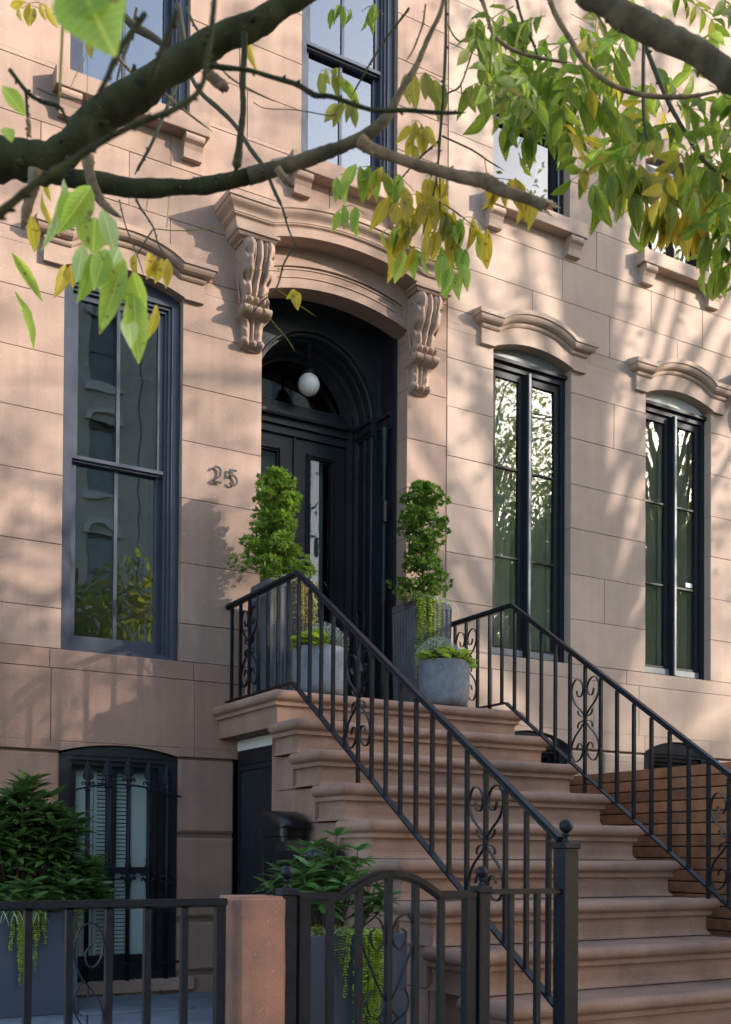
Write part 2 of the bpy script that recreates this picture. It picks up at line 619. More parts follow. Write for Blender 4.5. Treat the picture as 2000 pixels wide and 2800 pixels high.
# openings (x0, x1, z0, z1)
LW = (1.736, 2.514)
ZL = [.30, .62, .97, 1.527, 2.040, 2.547, 2.667, 2.917, 3.315, 3.744, 4.124, 4.489, 4.858, 5.215, 5.565, 5.915, 6.27, 6.61, 6.94, 7.29, 7.63, 7.98, 8.33, 8.68, 9.03, 9.4, 9.75]
opsL = [(*LW, 2.667, 5.13), (*LW, .60, 2.10), (1.755, 2.545, 6.27, 8.5), (3.37, 4.16, 6.30, 8.6), (3.083, 4.261, 2.02, 5.40), (2.905, 3.1, .3, 2.04)]
vjL = {4: [.55, 1.68, 2.62, 3.9], 5: [.5, 1.67, 2.61], 15: [.6, 2.42, 3.6], 14: [.9, 1.58, 2.14, 2.96, 3.49], 13: [.4, 2.42, 3.0, 4.4], 16: [.7, 1.2, 2.96], 12: [1.1], 17: [1.0, 2.9], 19: [.9, 3.0], 21: [1.1, 2.8],
       3: [1.0], 2: [.9], 1: [1.05], 10: [.7], 8: [.9], 6: [.7], 11: [.6], 9: [1.15], 7: [1.2]}
facade(house, -.6, 4.612, ZL, opsL, vjL, 'stone_left', rust=(0, 1, 2, 3))
W2 = (5.051, 5.835)
W3 = (6.661, 7.447)
ZR = [.3, .8, 1.3, 1.8, 2.283, 2.849, 2.966 + .475, 3.697, 4.070, 4.429, 4.805, 5.175, 5.555, 5.90, 6.24, 6.57, 6.905, 7.23, 7.58, 7.93, 8.28, 8.63, 8.98, 9.4, 9.75]
ZR = [.3, .8, 1.3, 1.8, 2.283, 2.849, 2.966, 3.330, 3.697, 4.070, 4.429, 4.805, 5.175, 5.555, 5.90, 6.24, 6.57, 6.905, 7.23, 7.58, 7.93, 8.28, 8.63, 8.98, 9.4, 9.75]
opsR = [(*W2, 2.966, 5.45), (*W3, 2.966, 5.45), (5.04, 5.815, 6.54, 8.4), (6.65, 7.42, 6.54, 8.4), (*W2, .9, 2.43), (*W3, .9, 2.43), (8.35, 9.55, 2.2, 5.4)]
vjR = {4: [5.05, 6.09, 6.59, 7.9], 5: [5.4, 6.45, 7.9], 12: [5.13, 5.74, 6.72, 7.40], 13: [5.43, 6.25, 7.03, 7.9], 14: [5.74, 6.72, 7.34], 11: [6.3, 8.0], 15: [6.1, 7.0], 17: [5.0, 6.3], 19: [6.1], 21: [6.4], 3: [6.2], 2: [4.9], 10: [8.1], 8: [7.9], 7: [6.2]}
facade(nbr, 4.616, 11.2, ZR, opsR, vjR, 'stone_right', rust=(0, 1, 2, 3))

def backing(x0, x1, z0, z1, ops, parent, y0=.03, y1=.12, m='mortar', name='wall'):
    mb = MB()
    cuts = sorted({z0, z1} | {z for o in ops for z in (o[2], o[3]) if z0 < z < z1})
    for k in range(len(cuts) - 1):
        a, b = cuts[k], cuts[k + 1]
        for p, q in free(x0, x1, [(o[0], o[1]) for o in ops if o[2] < (a + b) / 2 < o[3]]):
            mb.box(p + .003 if p > x0 else p, q - .003 if q < x1 else q, y0, y1, a, b)
    return mb.build(name, m, parent)
backing(-.6, 4.612, .3, 9.75, opsL, house)
backing(4.616, 11.2, .3, 9.75, opsR, nbr)
# body of the houses behind the front (sides, back, party wall, flat roof)
for par, a, b, m_ in ((house, -.6, 4.61, 'stone_left'), (nbr, 4.618, 11.2, 'stone_right')):
    mb = MB()
    mb.box(a, a + .1, .2, 9, .3, 9.75).box(b - .1, b, .2, 9, .3, 9.75).box(a + .1, b - .1, 8.8, 9, .3, 9.75).box(a, b, .2, 9, 9.75, 9.9)
    mb.build('side_wall', m_, par)

# flush pieces over arched openings (basement)
def arch_fill(parent, x0, x1, zs, za, zt, stone, y0=-.001, y1=.2, name='arch_stone'):
    a = arc_pts(x0, x1, zs, za)
    top = [(x, zt) for x, z in a]
    fixn(MB().strip(top, a, y0, y1).build(name, stone, parent))
def basement_cut(parent, x0, x1, zs, za, stone):
    # dark shallow arched head cut over the basement opening: timber board set forward of the stone
    pass

# ---------------------------------------------------------------- mouldings and window hoods
def moulding(x0, x1, yf, prof, rise=lambda x: 0, yb=.02, n=36, close=True, smooth=False):
    """run a profile of (inset, z) round the front and both returns; rise(x) lifts the run"""
    rows = []
    for d, z in prof:
        a, b = x0 + d, x1 - d
        row = [(a, yb, z + rise(a)), (a, yf + d, z + rise(a))]
        for i in range(1, n):
            x = lerp(x0, x1, i / n)
            x = min(max(x, a), b)
            row.append((x, yf + d, z + rise(x)))
        row += [(b, yf + d, z + rise(b)), (b, yb, z + rise(b))]
        rows.append(row)
    if close:
        for k in (0, -1):
            r = [(p[0], yb, p[2] + (.025 if k == 0 and close == 2 else 0)) for p in rows[k]]
            if k == 0:
                rows.insert(0, r)
            else:
                rows.append(r)
    w_ = len(rows[0])
    v = [p for r in rows for p in r]
    f = [(i * w_ + j, (i + 1) * w_ + j, (i + 1) * w_ + j + 1, i * w_ + j + 1) for i in range(len(rows) - 1) for j in range(w_ - 1)]
    return MB().add(v, f, smooth)

def hood(parent, x0, x1, zs, stone, rise=.075, name='window_hood'):
    """arched label mould: block with arch soffit, bead, cove and fillet following an S shaped top"""
    c = (x0 + x1) / 2
    hw = (x1 - x0) / 2
    n = 30

    def up(x):
        t = abs(x - c) / (hw - .035)
        if t >= 1:
            return 0
        u = 1 - t
        return .100 * (1 - (1 - u) ** 2) ** .8
    L_ = hw + .135
    xs = [c - L_ + 2 * L_ * i / n for i in range(n + 1)]
    R = (hw * hw + rise * rise) / (2 * rise)
    fl = [(x, zs - .008 if abs(x - c) >= hw else zs + rise - R + sqrt(max(0, R * R - (x - c) ** 2))) for x in xs]
    xx = sorted(xs + [x0 - .0005, x0 + .0005, x1 - .0005, x1 + .0005])
    fl = [(x, zs - .008 if abs(x - c) >= hw else zs + rise - R + sqrt(max(0, R * R - (x - c) ** 2))) for x in xx]
    h = fixn(MB().strip([(x, zs + .135 + up(x)) for x in xx], fl, -.03, .2).build(name, stone, parent))
    prof = [(0, .222), (0, .188), (.010, .184)]
    prof += [(.012 + .045 * (1 - cos(t * pi / 2)), .184 - .042 * sin(t * pi / 2)) for t in (.25, .5, .75, 1)]
    prof += [(.062, .142), (.060, .136), (.058, .128), (.062, .120), (.070, .112), (.078, .110)]
    prof = [(d, zs + z) for d, z in prof]
    fixn(moulding(x0 - .20, x1 + .20, -.110, prof, up, close=2).build('hood_moulding', stone, h))
    return h

hood(house, *LW, 5.055, 'stone_left')
hood(nbr, *W2, 5.355, 'stone_right')
hood(nbr, *W3, 5.355, 'stone_right')

# ---------------------------------------------------------------- window sills with brackets (upper floor)
def sill(parent, x0, x1, zt, stone, h=.115, ov=.11):
    s_ = MB().bbox(x0 - ov, x1 + ov, -.10, .16, zt - h, zt, .004).build('window_sill', stone, parent)
    for bx in (x0 - .075, x1 - .055):
        prof = [(.02, zt - h), (-.085, zt - h)]
        prof += [(-.085 - .012 * sin(pi * t / 6), zt - h - .055 * t / 6) for t in range(1, 6)]
        prof += [(-.068, zt - h - .062), (-.068 + .014, zt - h - .09), (-.045, zt - h - .145), (.02, zt - h - .145)]
        MB().prism(prof, 'x', bx, bx + .13).build('sill_bracket', stone, s_)
        fixn(s_.children[-1]) if s_.children else None
sill(house, 1.755, 2.545, 6.235, 'stone_left')
sill(house, 3.37, 4.16, 6.255, 'stone_left')
sill(nbr, 5.04, 5.815, 6.525, 'stone_right')
sill(nbr, 6.65, 7.42, 6.525, 'stone_right')

# ---------------------------------------------------------------- windows
def room(parent, x0, x1, z0, z1, pale_walls=0, depth=1.4, y=.24):
    mb = MB()
    mb.box(x0 - .35, x1 + .35, y + depth, y + depth + .02, z0 - .1, z1 + .2)
    mb.box(x0 - .37, x0 - .35, y, y + depth, z0 - .1, z1 + .2).box(x1 + .35, x1 + .37, y, y + depth, z0 - .1, z1 + .2)
    mb.box(x0 - .35, x1 + .35, y, y + depth, z0 - .14, z0 - .1).box(x0 - .35, x1 + .35, y, y + depth, z1 + .2, z1 + .22)
    r = mb.build('room_interior', 'room_wall' if pale_walls else 'dark_room', parent)
    return r

def curtain(parent, x0, x1, y, z0, z1, m='curtain'):
    n = 26
    f = []
    v = []
    for i in range(n + 1):
        x = lerp(x0, x1, i / n)
        yy = y + .0045 * sin(x * 95) + .003 * sin(x * 41)
        v += [(x, yy, z0), (x, yy, z1)]
    f = [(2 * i, 2 * i + 2, 2 * i + 3, 2 * i + 1) for i in range(n)]
    MB().add(v, f, True).build('curtain', m, parent)

def frame_rect(mb, x0, x1, z0, z1, y0, y1, l, r, b, t):
    mb.box(x0, x0 + l, y0, y1, z0, z1).box(x1 - r, x1, y0, y1, z0, z1)
    mb.box(x0 + l, x1 - r, y0, y1, z0, z0 + b).box(x0 + l, x1 - r, y0, y1, z1 - t, z1)
    return mb

def double_hung(parent, x0, x1, z0, z1, zarch=None, m='frame_blue', muntin=True, zmid=None, glass='glass'):
    w_ = thing_part = MB()
    B = .055
    frame_rect(w_, x0 + .002, x1 - .002, z0 + .002, z1, .045, .10, B, B, .025, .03)
    # stepped stops
    frame_rect(w_, x0 + B, x1 - B, z0 + .02, z1 - .03, .060, .12, .012, .022, .012, .02)
    frame_rect(w_, x0 + B + .01, x1 - B - .018, z0 + .03, z1 - .05, .078, .18, .010, .022, .010, .02)
    win = w_.build('window', m, parent)
    if zarch:
        a = arc_pts(x0 + .002, x1 - .002, z1 + .002, zarch + .05)
        fixn(MB().strip(a, [(x, z1 - .0) for x, z in a], .055, .10).build('window_head', m, win))
    zm = zmid or (z0 + z1) / 2
    gx0, gx1 = x0 + B + .02, x1 - B - .04
    # upper sash (outer), lower sash (inner, behind a screen frame)
    for nm, za, zb, y, st, bt in (('upper_sash', zm - .02, z1 - .065, .098, .040, .035), ('lower_sash', z0 + .035, zm + .03, .125, .042, .085)):
        s_ = frame_rect(MB(), gx0, gx1, za, zb, y, y + .035, st, st, bt, .045)
        if muntin:
            xc = (gx0 + gx1) / 2
            s_.box(xc - .011, xc + .011, y + .004, y + .03, za + bt, zb - .045)
        so = s_.build(nm, m, win)
        xc = (gx0 + gx1) / 2
        halves = ((gx0 + st, xc - .011), (xc + .011, gx1 - st)) if muntin else ((gx0 + st, gx1 - st),)
        for p, q in halves:
            MB().box(p - .003, q + .003, y + .014, y + .020, za + bt - .003, zb - .042).build('window_pane', glass, so) if False else \
                MB().add([(p - .003, y + .016, za + bt - .003), (q + .003, y + .016, za + bt - .003), (q + .003, y + .016, zb - .042), (p - .003, y + .016, zb - .042)], [(0, 1, 2, 3)]).build('window_pane', glass, so)
    # projecting meeting rail / storm frame of the lower light
    frame_rect(MB(), gx0 - .012, gx1 + .012, z0 + .026, zm + .015, .080, .096, .016, .016, .018, .022).build('screen_frame', m, win)
    return win

lw = double_hung(house, *LW, 2.667, 5.035, zarch=5.13, zmid=3.905)
r_ = room(house, *LW, 2.7, 5.0, 1, y=.22)  # paler room walls grey the panes, standing in for haze
ulw = double_hung(house, 1.755, 2.545, 6.235, 8.4, zmid=7.5, glass='glass_sky')
umw = double_hung(house, 3.37, 4.16, 6.255, 8.5, zmid=7.18, glass='glass_sky')
room(house, 1.755, 2.545, 6.2, 8.3)
room(house, 3.37, 4.16, 6.2, 8.3)
# sash lock pins, shade cord and a pale shade inside the parlor window
MB().tube([(2.33, .165, 3.93), (2.33, .165, 2.83)], .0025, 5).build('shade_cord', 'ribbon', lw)
curtain(house, 3.42, 4.12, .3, 6.3, 7.16, 'curtain')

def casement_pair(parent, x0, x1, z0, zs, za, head='frame_grey', sticker=False):
    m = 'frame_dark'
    w_ = frame_rect(MB(), x0 + .001, x1 - .001, z0 + .001, zs - .06, .075, .19, .045, .045, .02, .045)
    xc = (x0 + x1) / 2
    w_.box(xc - .020, xc + .020, .05, .16, z0 + .02, zs - .105)
    win = w_.build('window', m, parent)
    MB().box(xc - .010, xc + .010, .035, .05, z0 + .02, zs - .105).build('mullion_bead', 'frame_grey', win)
    # projecting head bar, arched tympanum board above it
    MB().bbox(x0 + .001, x1 - .001, .045, .12, zs - .06, zs - .028, .003).build('head_bar', m, win)
    a = arc_pts(x0 + .001, x1 - .001, zs - .026, za + .03)
    fixn(MB().strip(a, [(x, zs - .028) for x, z in a], .075, .11).build('tympanum', head, win))
    for k, (p, q) in enumerate(((x0 + .046, xc - .021), (xc + .021, x1 - .046))):
        za_, zb_ = z0 + .021, zs - .106
        s_ = frame_rect(MB(), p, q, za_, zb_, .098, .135, .046, .046, .075, .06)
        gz0, gz1 = za_ + .075, zb_ - .06
        third = (gz1 - gz0) / 3
        for t in (1, 2):
            s_.box(p + .04, q - .04, .100, .132, gz0 + t * third - .008, gz0 + t * third + .008)
        so = s_.build('casement', m, win)
        for t in range(3):
            A, B_ = gz0 + t * third + (.006 if t else -.002), gz0 + (t + 1) * third - (.006 if t < 2 else -.002)
            tilt = random.uniform(-.002, .002)
            MB().add([(p + .044, .115, A), (q - .044, .115 + tilt, A), (q - .044, .115 - tilt, B_), (p + .044, .115, B_)], [(0, 1, 2, 3)]).build('window_pane', 'glass_bright', so)
        MB().bbox(p + .004, q - .004, .088, .10, z0 + .024, z0 + .075, .002).build('bottom_rail', 'frame_grey', so)
        curtain(so, q - .075, q + .045, .152, z0 + .05, zs - .1)
        curtain(so, p + .01, q + .12, .170, z0 + .05, zs - .1, 'sheer')  # full-width sheer added to brighten the dark panes
        if sticker and k == 1:
            st = MB().box(q - .145, q - .065, .1105, .1125, gz0 + third + .025, gz0 + third + .062).build('security_sticker', 'sticker', win)
            cx, cz = q - .082, gz0 + third + .0435
            MB().add([(cx + .012 * cos(t * pi / 8), .110, cz + .014 * sin(t * pi / 8)) for t in range(16)], [tuple(range(16))]).build('sticker_emblem', 'sticker_blue', st)
            MB().add([(cx + .006 * cos(t * pi / 8), .1095, cz + .008 * sin(t * pi / 8)) for t in range(16)], [tuple(range(16))]).build('sticker_emblem', 'sticker', st)
            MB().box(q - .138, q - .10, .110, .1104, gz0 + third + .040, gz0 + third + .046).build('sticker_line', 'sticker_blue', st)
    room(parent, x0, x1, z0, zs, 1)
    return win
casement_pair(nbr, *W2, 2.966, 5.355, 5.43)
casement_pair(nbr, *W3, 2.966, 5.355, 5.43, head='trim_white', sticker=True)  # white head board paints in the sun glare on this tympanum

def single_light(parent, x0, x1, z0, z1):
    m = 'frame_dark'
    w_ = frame_rect(MB(), x0 + .001, x1 - .001, z0 + .001, z1, .08, .19, .04, .05, .03, .05)
    frame_rect(w_, x0 + .04, x1 - .05, z0 + .03, z1 - .05, .10, .18, .02, .03, .02, .03)
    win = w_.build('window', m, parent)
    MB().box(x1 - .062, x1 - .052, .072, .08, z0 + .03, z1 - .05).build('frame_bead', 'frame_grey', win)
    MB().bbox(x0 + .002, x1 - .002, .06, .15, z1 - .02, z1 + .05, .004).build('head_bar', m, win)
    a = arc_pts(x0 + .002, x1 - .002, z1 + .05, z1 + .16)
    fixn(MB().strip(a, [(x, z1 + .05) for x, z in a], .09, .12).build('tympanum', 'frame_grey', win))
    MB().add([(x0 + .055, .14, z0 + .045), (x1 - .075, .14, z0 + .045), (x1 - .075, .14, z1 - .07), (x0 + .055, .14, z1 - .07)], [(0, 1, 2, 3)]).build('window_pane', 'glass_bright', win)
    curtain(win, x1 - .20, x1 + .05, .20, z0, z1)
    room(parent, x0, x1, z0, z1, 1)
single_light(nbr, 5.04, 5.815, 6.54, 7.32)
single_light(nbr, 6.65, 7.42, 6.54, 7.32)
# stone over the arched upper lights
for x0, x1 in ((5.04, 5.815), (6.65, 7.42)):
    arch_fill(nbr, x0, x1, 7.36, 7.47, 8.4, 'stone_right')

# ---------------------------------------------------------------- basement windows
def basement_window(parent, x0, x1, z0, zs, za, lights=2, shut=True, m='door_black'):
    w_ = frame_rect(MB(), x0 + .001, x1 - .001, z0 + .001, zs - .02, .03, .12, .07, .085, .05, .03)
    frame_rect(w_, x0 + .07, x1 - .085, z0 + .05, zs - .05, .05, .14, .02, .035, .04, .03)
    win = w_.build('window', m, parent)
    gx0, gx1 = x0 + .09, x1 - .12
    xc = (gx0 + gx1) / 2
    zm = lerp(z0, zs, .48)
    for za_, zb_, y in ((z0 + .09, zm + .02, .11), (zm - .015, zs - .08, .085)):
        s_ = frame_rect(MB(), gx0, gx1, za_, zb_, y, y + .03, .035, .035, .06 if y > .1 else .04, .03)
        s_.box(xc - .016, xc + .016, y + .002, y + .028, za_ + .04, zb_ - .03)
        so = s_.build('sash', m, win)
        for p, q in ((gx0 + .035, xc - .016), (xc + .016, gx1 - .035)):
            MB().add([(p, y + .015, za_ + .03), (q, y + .015, za_ + .03), (q, y + .015, zb_ - .02), (p, y + .015, zb_ - .02)], [(0, 1, 2, 3)]).build('window_pane', 'glass_calm', so)
    if shut:
        # folding interior shutters with louvres
        for p, q in ((gx0 - .02, xc - .115), (xc - .11, xc + .005), (xc + .01, xc + .14), (xc + .145, gx1 + .03)):
            lv = (p, q) if (q - p) > .12 or True else None
            for za_, zb_ in ((z0 + .05, zm), (zm + .005, zs - .03)):
                lou = (p > gx0 and q < gx1)
                s_ = frame_rect(MB(), p, q, za_, zb_, .165, .185, .022, .022, .05, .05)
                if not lou:
                    s_.box(p + .022, q - .022, .171, .180, za_ + .05, zb_ - .05)
                sh = s_.build('shutter', 'shutter', win)
                if lou:
                    l_ = MB()
                    z = za_ + .055
                    while z < zb_ - .06:
                        l_.add([(p + .022, .165, z), (q - .022, .165, z), (q - .022, .183, z + .017), (p + .022, .183, z + .017),
                                (p + .022, .168, z - .003), (q - .022, .168, z - .003), (q - .022, .186, z + .014), (p + .022, .186, z + .014)],
                               [(0, 1, 2, 3), (4, 7, 6, 5), (0, 4, 5, 1), (3, 2, 6, 7)])
                        z += .0255
                    l_.build('louvres', 'shutter', sh)
    a = arc_pts(x0 + .001, x1 - .001, zs - .02, za - .003)
    fixn(MB().strip(a, [(x, zs - .022) for x, z in a], .02, .06).build('window_head', m, win))
    room(parent, x0, x1, z0, zs)
    return win
basement_window(house, *LW, .60, 2.040, 2.087)
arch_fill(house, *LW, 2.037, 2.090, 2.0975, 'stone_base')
for q in (W2, W3):
    basement_window(nbr, *q, .95, 2.31, 2.395, shut=False, m='paint_shaded')
    arch_fill(nbr, *q, 2.30, 2.398, 2.4275, 'stone_right')
    MB().box(q[0] - .1, q[1] + .1, .3, .32, 1.2, 2.1).build('curtain', 'shutter', nbr)
# stone band above the window openings of each floor where hoods do not cover is already ashlar
MB().bbox(1.64, 2.62, -.045, .10, .52, .60, .005).build('window_sill', 'stone_left', house)

# ================================================================ FRONT DOOR SURROUND
DC = 3.672
def rise_door(x):
    t = abs(x - DC) / .60
    return 0 if t >= 1 else .098 * (1 - t * t) ** .85
def cyma(d0, z0, d1, z1, n=6):
    return [(lerp(d0, d1, t - sin(2 * pi * t) / (2 * pi) * .8), lerp(z0, z1, t)) for t in [i / n for i in range(n + 1)]]
def door_hood(parent, stone, dx=0, full=True):
    x0, x1 = 2.728 + dx, 4.616 + dx
    up = lambda x: rise_door(x - dx)
    prof = [(0, 5.730), (0, 5.700), (.006, 5.697)] + cyma(.010, 5.694, .054, 5.634) + [(.054, 5.628), (.060, 5.624), (.058, 5.618), (.066, 5.612), (.074, 5.608), (.078, 5.600), (.085, 5.548)]
    h = fixn(moulding(x0, x1, -.262, prof, up, close=2, n=48).build('door_hood', stone, parent))
    for a, b in ((2.815, 3.128), (4.216, 4.529)):
        p = [(0, 5.555), (0, 5.535), (.012, 5.530), (.016, 5.524)] + cyma(.020, 5.520, .055, 5.497, 4) + [(.056, 5.49)]
        fixn(moulding(a + dx, b + dx, -.185, p, n=2).build('bracket_cap', stone, h))
    # face above the doorway with a sunken panel that follows the arch
    R = lambda x, zs, za, hw: (lambda r: za - r + sqrt(max(0, r * r - (x - DC) ** 2)))((hw * hw + (za - zs) ** 2) / (2 * (za - zs)))
    hw = .5892
    xs = [DC - hw + 2 * hw * i / 30 for i in range(31)]
    low = [(x + dx, R(x, 5.268, 5.378, hw)) for x in xs]
    off = lambda o: [(x, z + o) for x, z in low]
    fixn(MB().strip(off(.062), low, -.024, .145).build('door_arch', stone, parent))
    fixn(MB().strip(off(.16), off(.057), -.008, .12).build('sunken_panel', stone, parent))
    fixn(MB().strip([(x, z + .33) for x, z in low], off(.155), -.024, .12).build('arch_face', stone, parent))
    for s_ in (-1, 1):
        e = [(DC + dx + s_ * .5892, 5.30), (DC + dx + s_ * .5892, 5.6), (DC + dx + s_ * .53, 5.6), (DC + dx + s_ * .53, 5.325)]
        fixn(MB().prism(e, 'y', -.0235, .11).build('panel_end', stone, parent))
    # thin raised line inside the panel
    fixn(MB().strip(off(.085)[3:-3], off(.078)[3:-3], -.016, .02).strip(off(.140)[3:-3], off(.133)[3:-3], -.016, .02).build('panel_line', stone, parent))
    return h

def console(parent, xc, stone, mirror=1):
    """carved scroll bracket with acanthus relief"""
    ztop, zbot = 5.50, 4.815
    NU, NV = 36, 110
    def hwid(v):
        pts = [(0, .108), (.3, .108), (.5, .088), (.56, .092), (.60, .106), (.70, .106), (.745, .078), (.88, .072), (.93, .086), (.985, .074), (1, .02)]
        for (a, p), (b, q) in zip(pts, pts[1:]):
            if a <= v <= b:
                return lerp(p, q, (v - a) / (b - a))
        return .05
    def prof(v):
        pts = [(0, .160), (.06, .172), (.14, .172), (.26, .142), (.40, .100), (.50, .080), (.56, .075), (.60, .072), (.72, .058), (.76, .045), (.9, .036), (1, .020)]
        for (a, p), (b, q) in zip(pts, pts[1:]):
            if a <= v <= b:
                t = (v - a) / (b - a)
                return lerp(p, q, t * t * (3 - 2 * t))
        return .02
    g = lambda x, s_: math.exp(-(x / s_) ** 2)
    vs = []
    for j in range(NV + 1):
        v = j / NV
        hw_ = hwid(v)
        for i in range(NU + 1):
            u = -1 + 2 * i / NU
            r_ = 0
            au = abs(u)
            if v < .5:      # upper acanthus: stem, two leaf blades with scalloped lobes
                r_ += .013 * g(u, .13)
                r_ -= .020 * g(au - .24, .040)
                cpos = .62 - .25 * v
                lob = abs(sin((v * 9.5 + au * .9) * pi * .5))
                r_ += .020 * g(au - cpos, .26) * (.35 + .65 * lob)
                r_ -= .026 * g(au - .9 + .25 * v, .13) * (1 - lob) ** 2
                r_ -= .016 * g(au - .5 + .35 * v, .030)
            for c_, amp, hgt, k in ((.545, .036, .036, 4), (.945, .034, .034, 3)):   # curled leaf tips
                dv = (v - c_) / hgt
                if abs(dv) < 1:
                    knob = abs(cos(u * pi * k * .5)) ** .6
                    r_ += amp * sqrt(1 - dv * dv) * (.35 + .65 * knob)
            dv = (v - .655) / .055
            if abs(dv) < 1:  # cross roll
                r_ += .052 * sqrt(1 - dv * dv) * (1 - .28 * g(au - .33, .05)) * (1 if au < .97 else .8)
            if .71 < v < .92:
                r_ += .010 * g(u, .10) - .017 * g(au - .22, .035) + .012 * g(au - .62, .22) * (.4 + .6 * abs(sin(v * 34 + au * 2)))
            y = -(prof(v) + r_ * 1.55) if 0 < i < NU else -.9 * prof(v)
            vs.append((xc + u * hw_, y, lerp(ztop, zbot, v)))
    W_ = NU + 1
    f = [(j * W_ + i, (j + 1) * W_ + i, (j + 1) * W_ + i + 1, j * W_ + i + 1) for j in range(NV) for i in range(NU)]
    mb = MB().add(vs, f, True)
    # sides
    for e in (0, NU):
        v = []
        for j in range(NV + 1):
            v += [vs[j * W_ + e], (vs[j * W_ + e][0], .02, vs[j * W_ + e][2])]
        mb.add(v, [(2 * j, 2 * j + 1, 2 * j + 3, 2 * j + 2) for j in range(NV)])
    # bottom closing
    b = [vs[NV * W_ + i] for i in range(W_)] + [(vs[NV * W_ + i][0], .02, zbot) for i in range(W_)]
    mb.add(b, [(i, i + 1, W_ + i + 1, W_ + i) for i in range(NU)])
    o = mb.build('scroll_bracket', stone, parent)
    # side volutes
    for s_ in (-1, 1):
        sp = MB()
        X = xc + s_ * .106
        pts = [(X, -.085 + cos(a) * (.060 - .0065 * a), 5.395 + sin(a) * (.068 - .0075 * a)) for a in [k * .35 for k in range(23)]]
        sp.tube(pts, [.009 - .0002 * k for k in range(23)], 6)
        pts = [(xc + s_ * .104, -.075 + cos(a) * (.036 - .005 * a), 5.05 + sin(a) * (.036 - .005 * a)) for a in [k * .4 for k in range(15)]]
        sp.tube(pts, .007, 6)
        pts = [(X, -.02 - .05 * t, 5.31 - .22 * t) for t in (0, .3, .6, 1)]
        sp.tube(pts, .008, 6)
        sp.build('side_volute', stone, o)
    return o

door_hood(house, 'stone_left')
console(house, 2.992, 'stone_left')
console(house, 4.352, 'stone_left')
# same surround on the neighbour at the far right: hood, brackets
DX = 4.98
nh = door_hood(nbr, 'stone_right', DX)
console(nbr, 2.992 + DX, 'stone_right')
console(nbr, 4.352 + DX, 'stone_right')

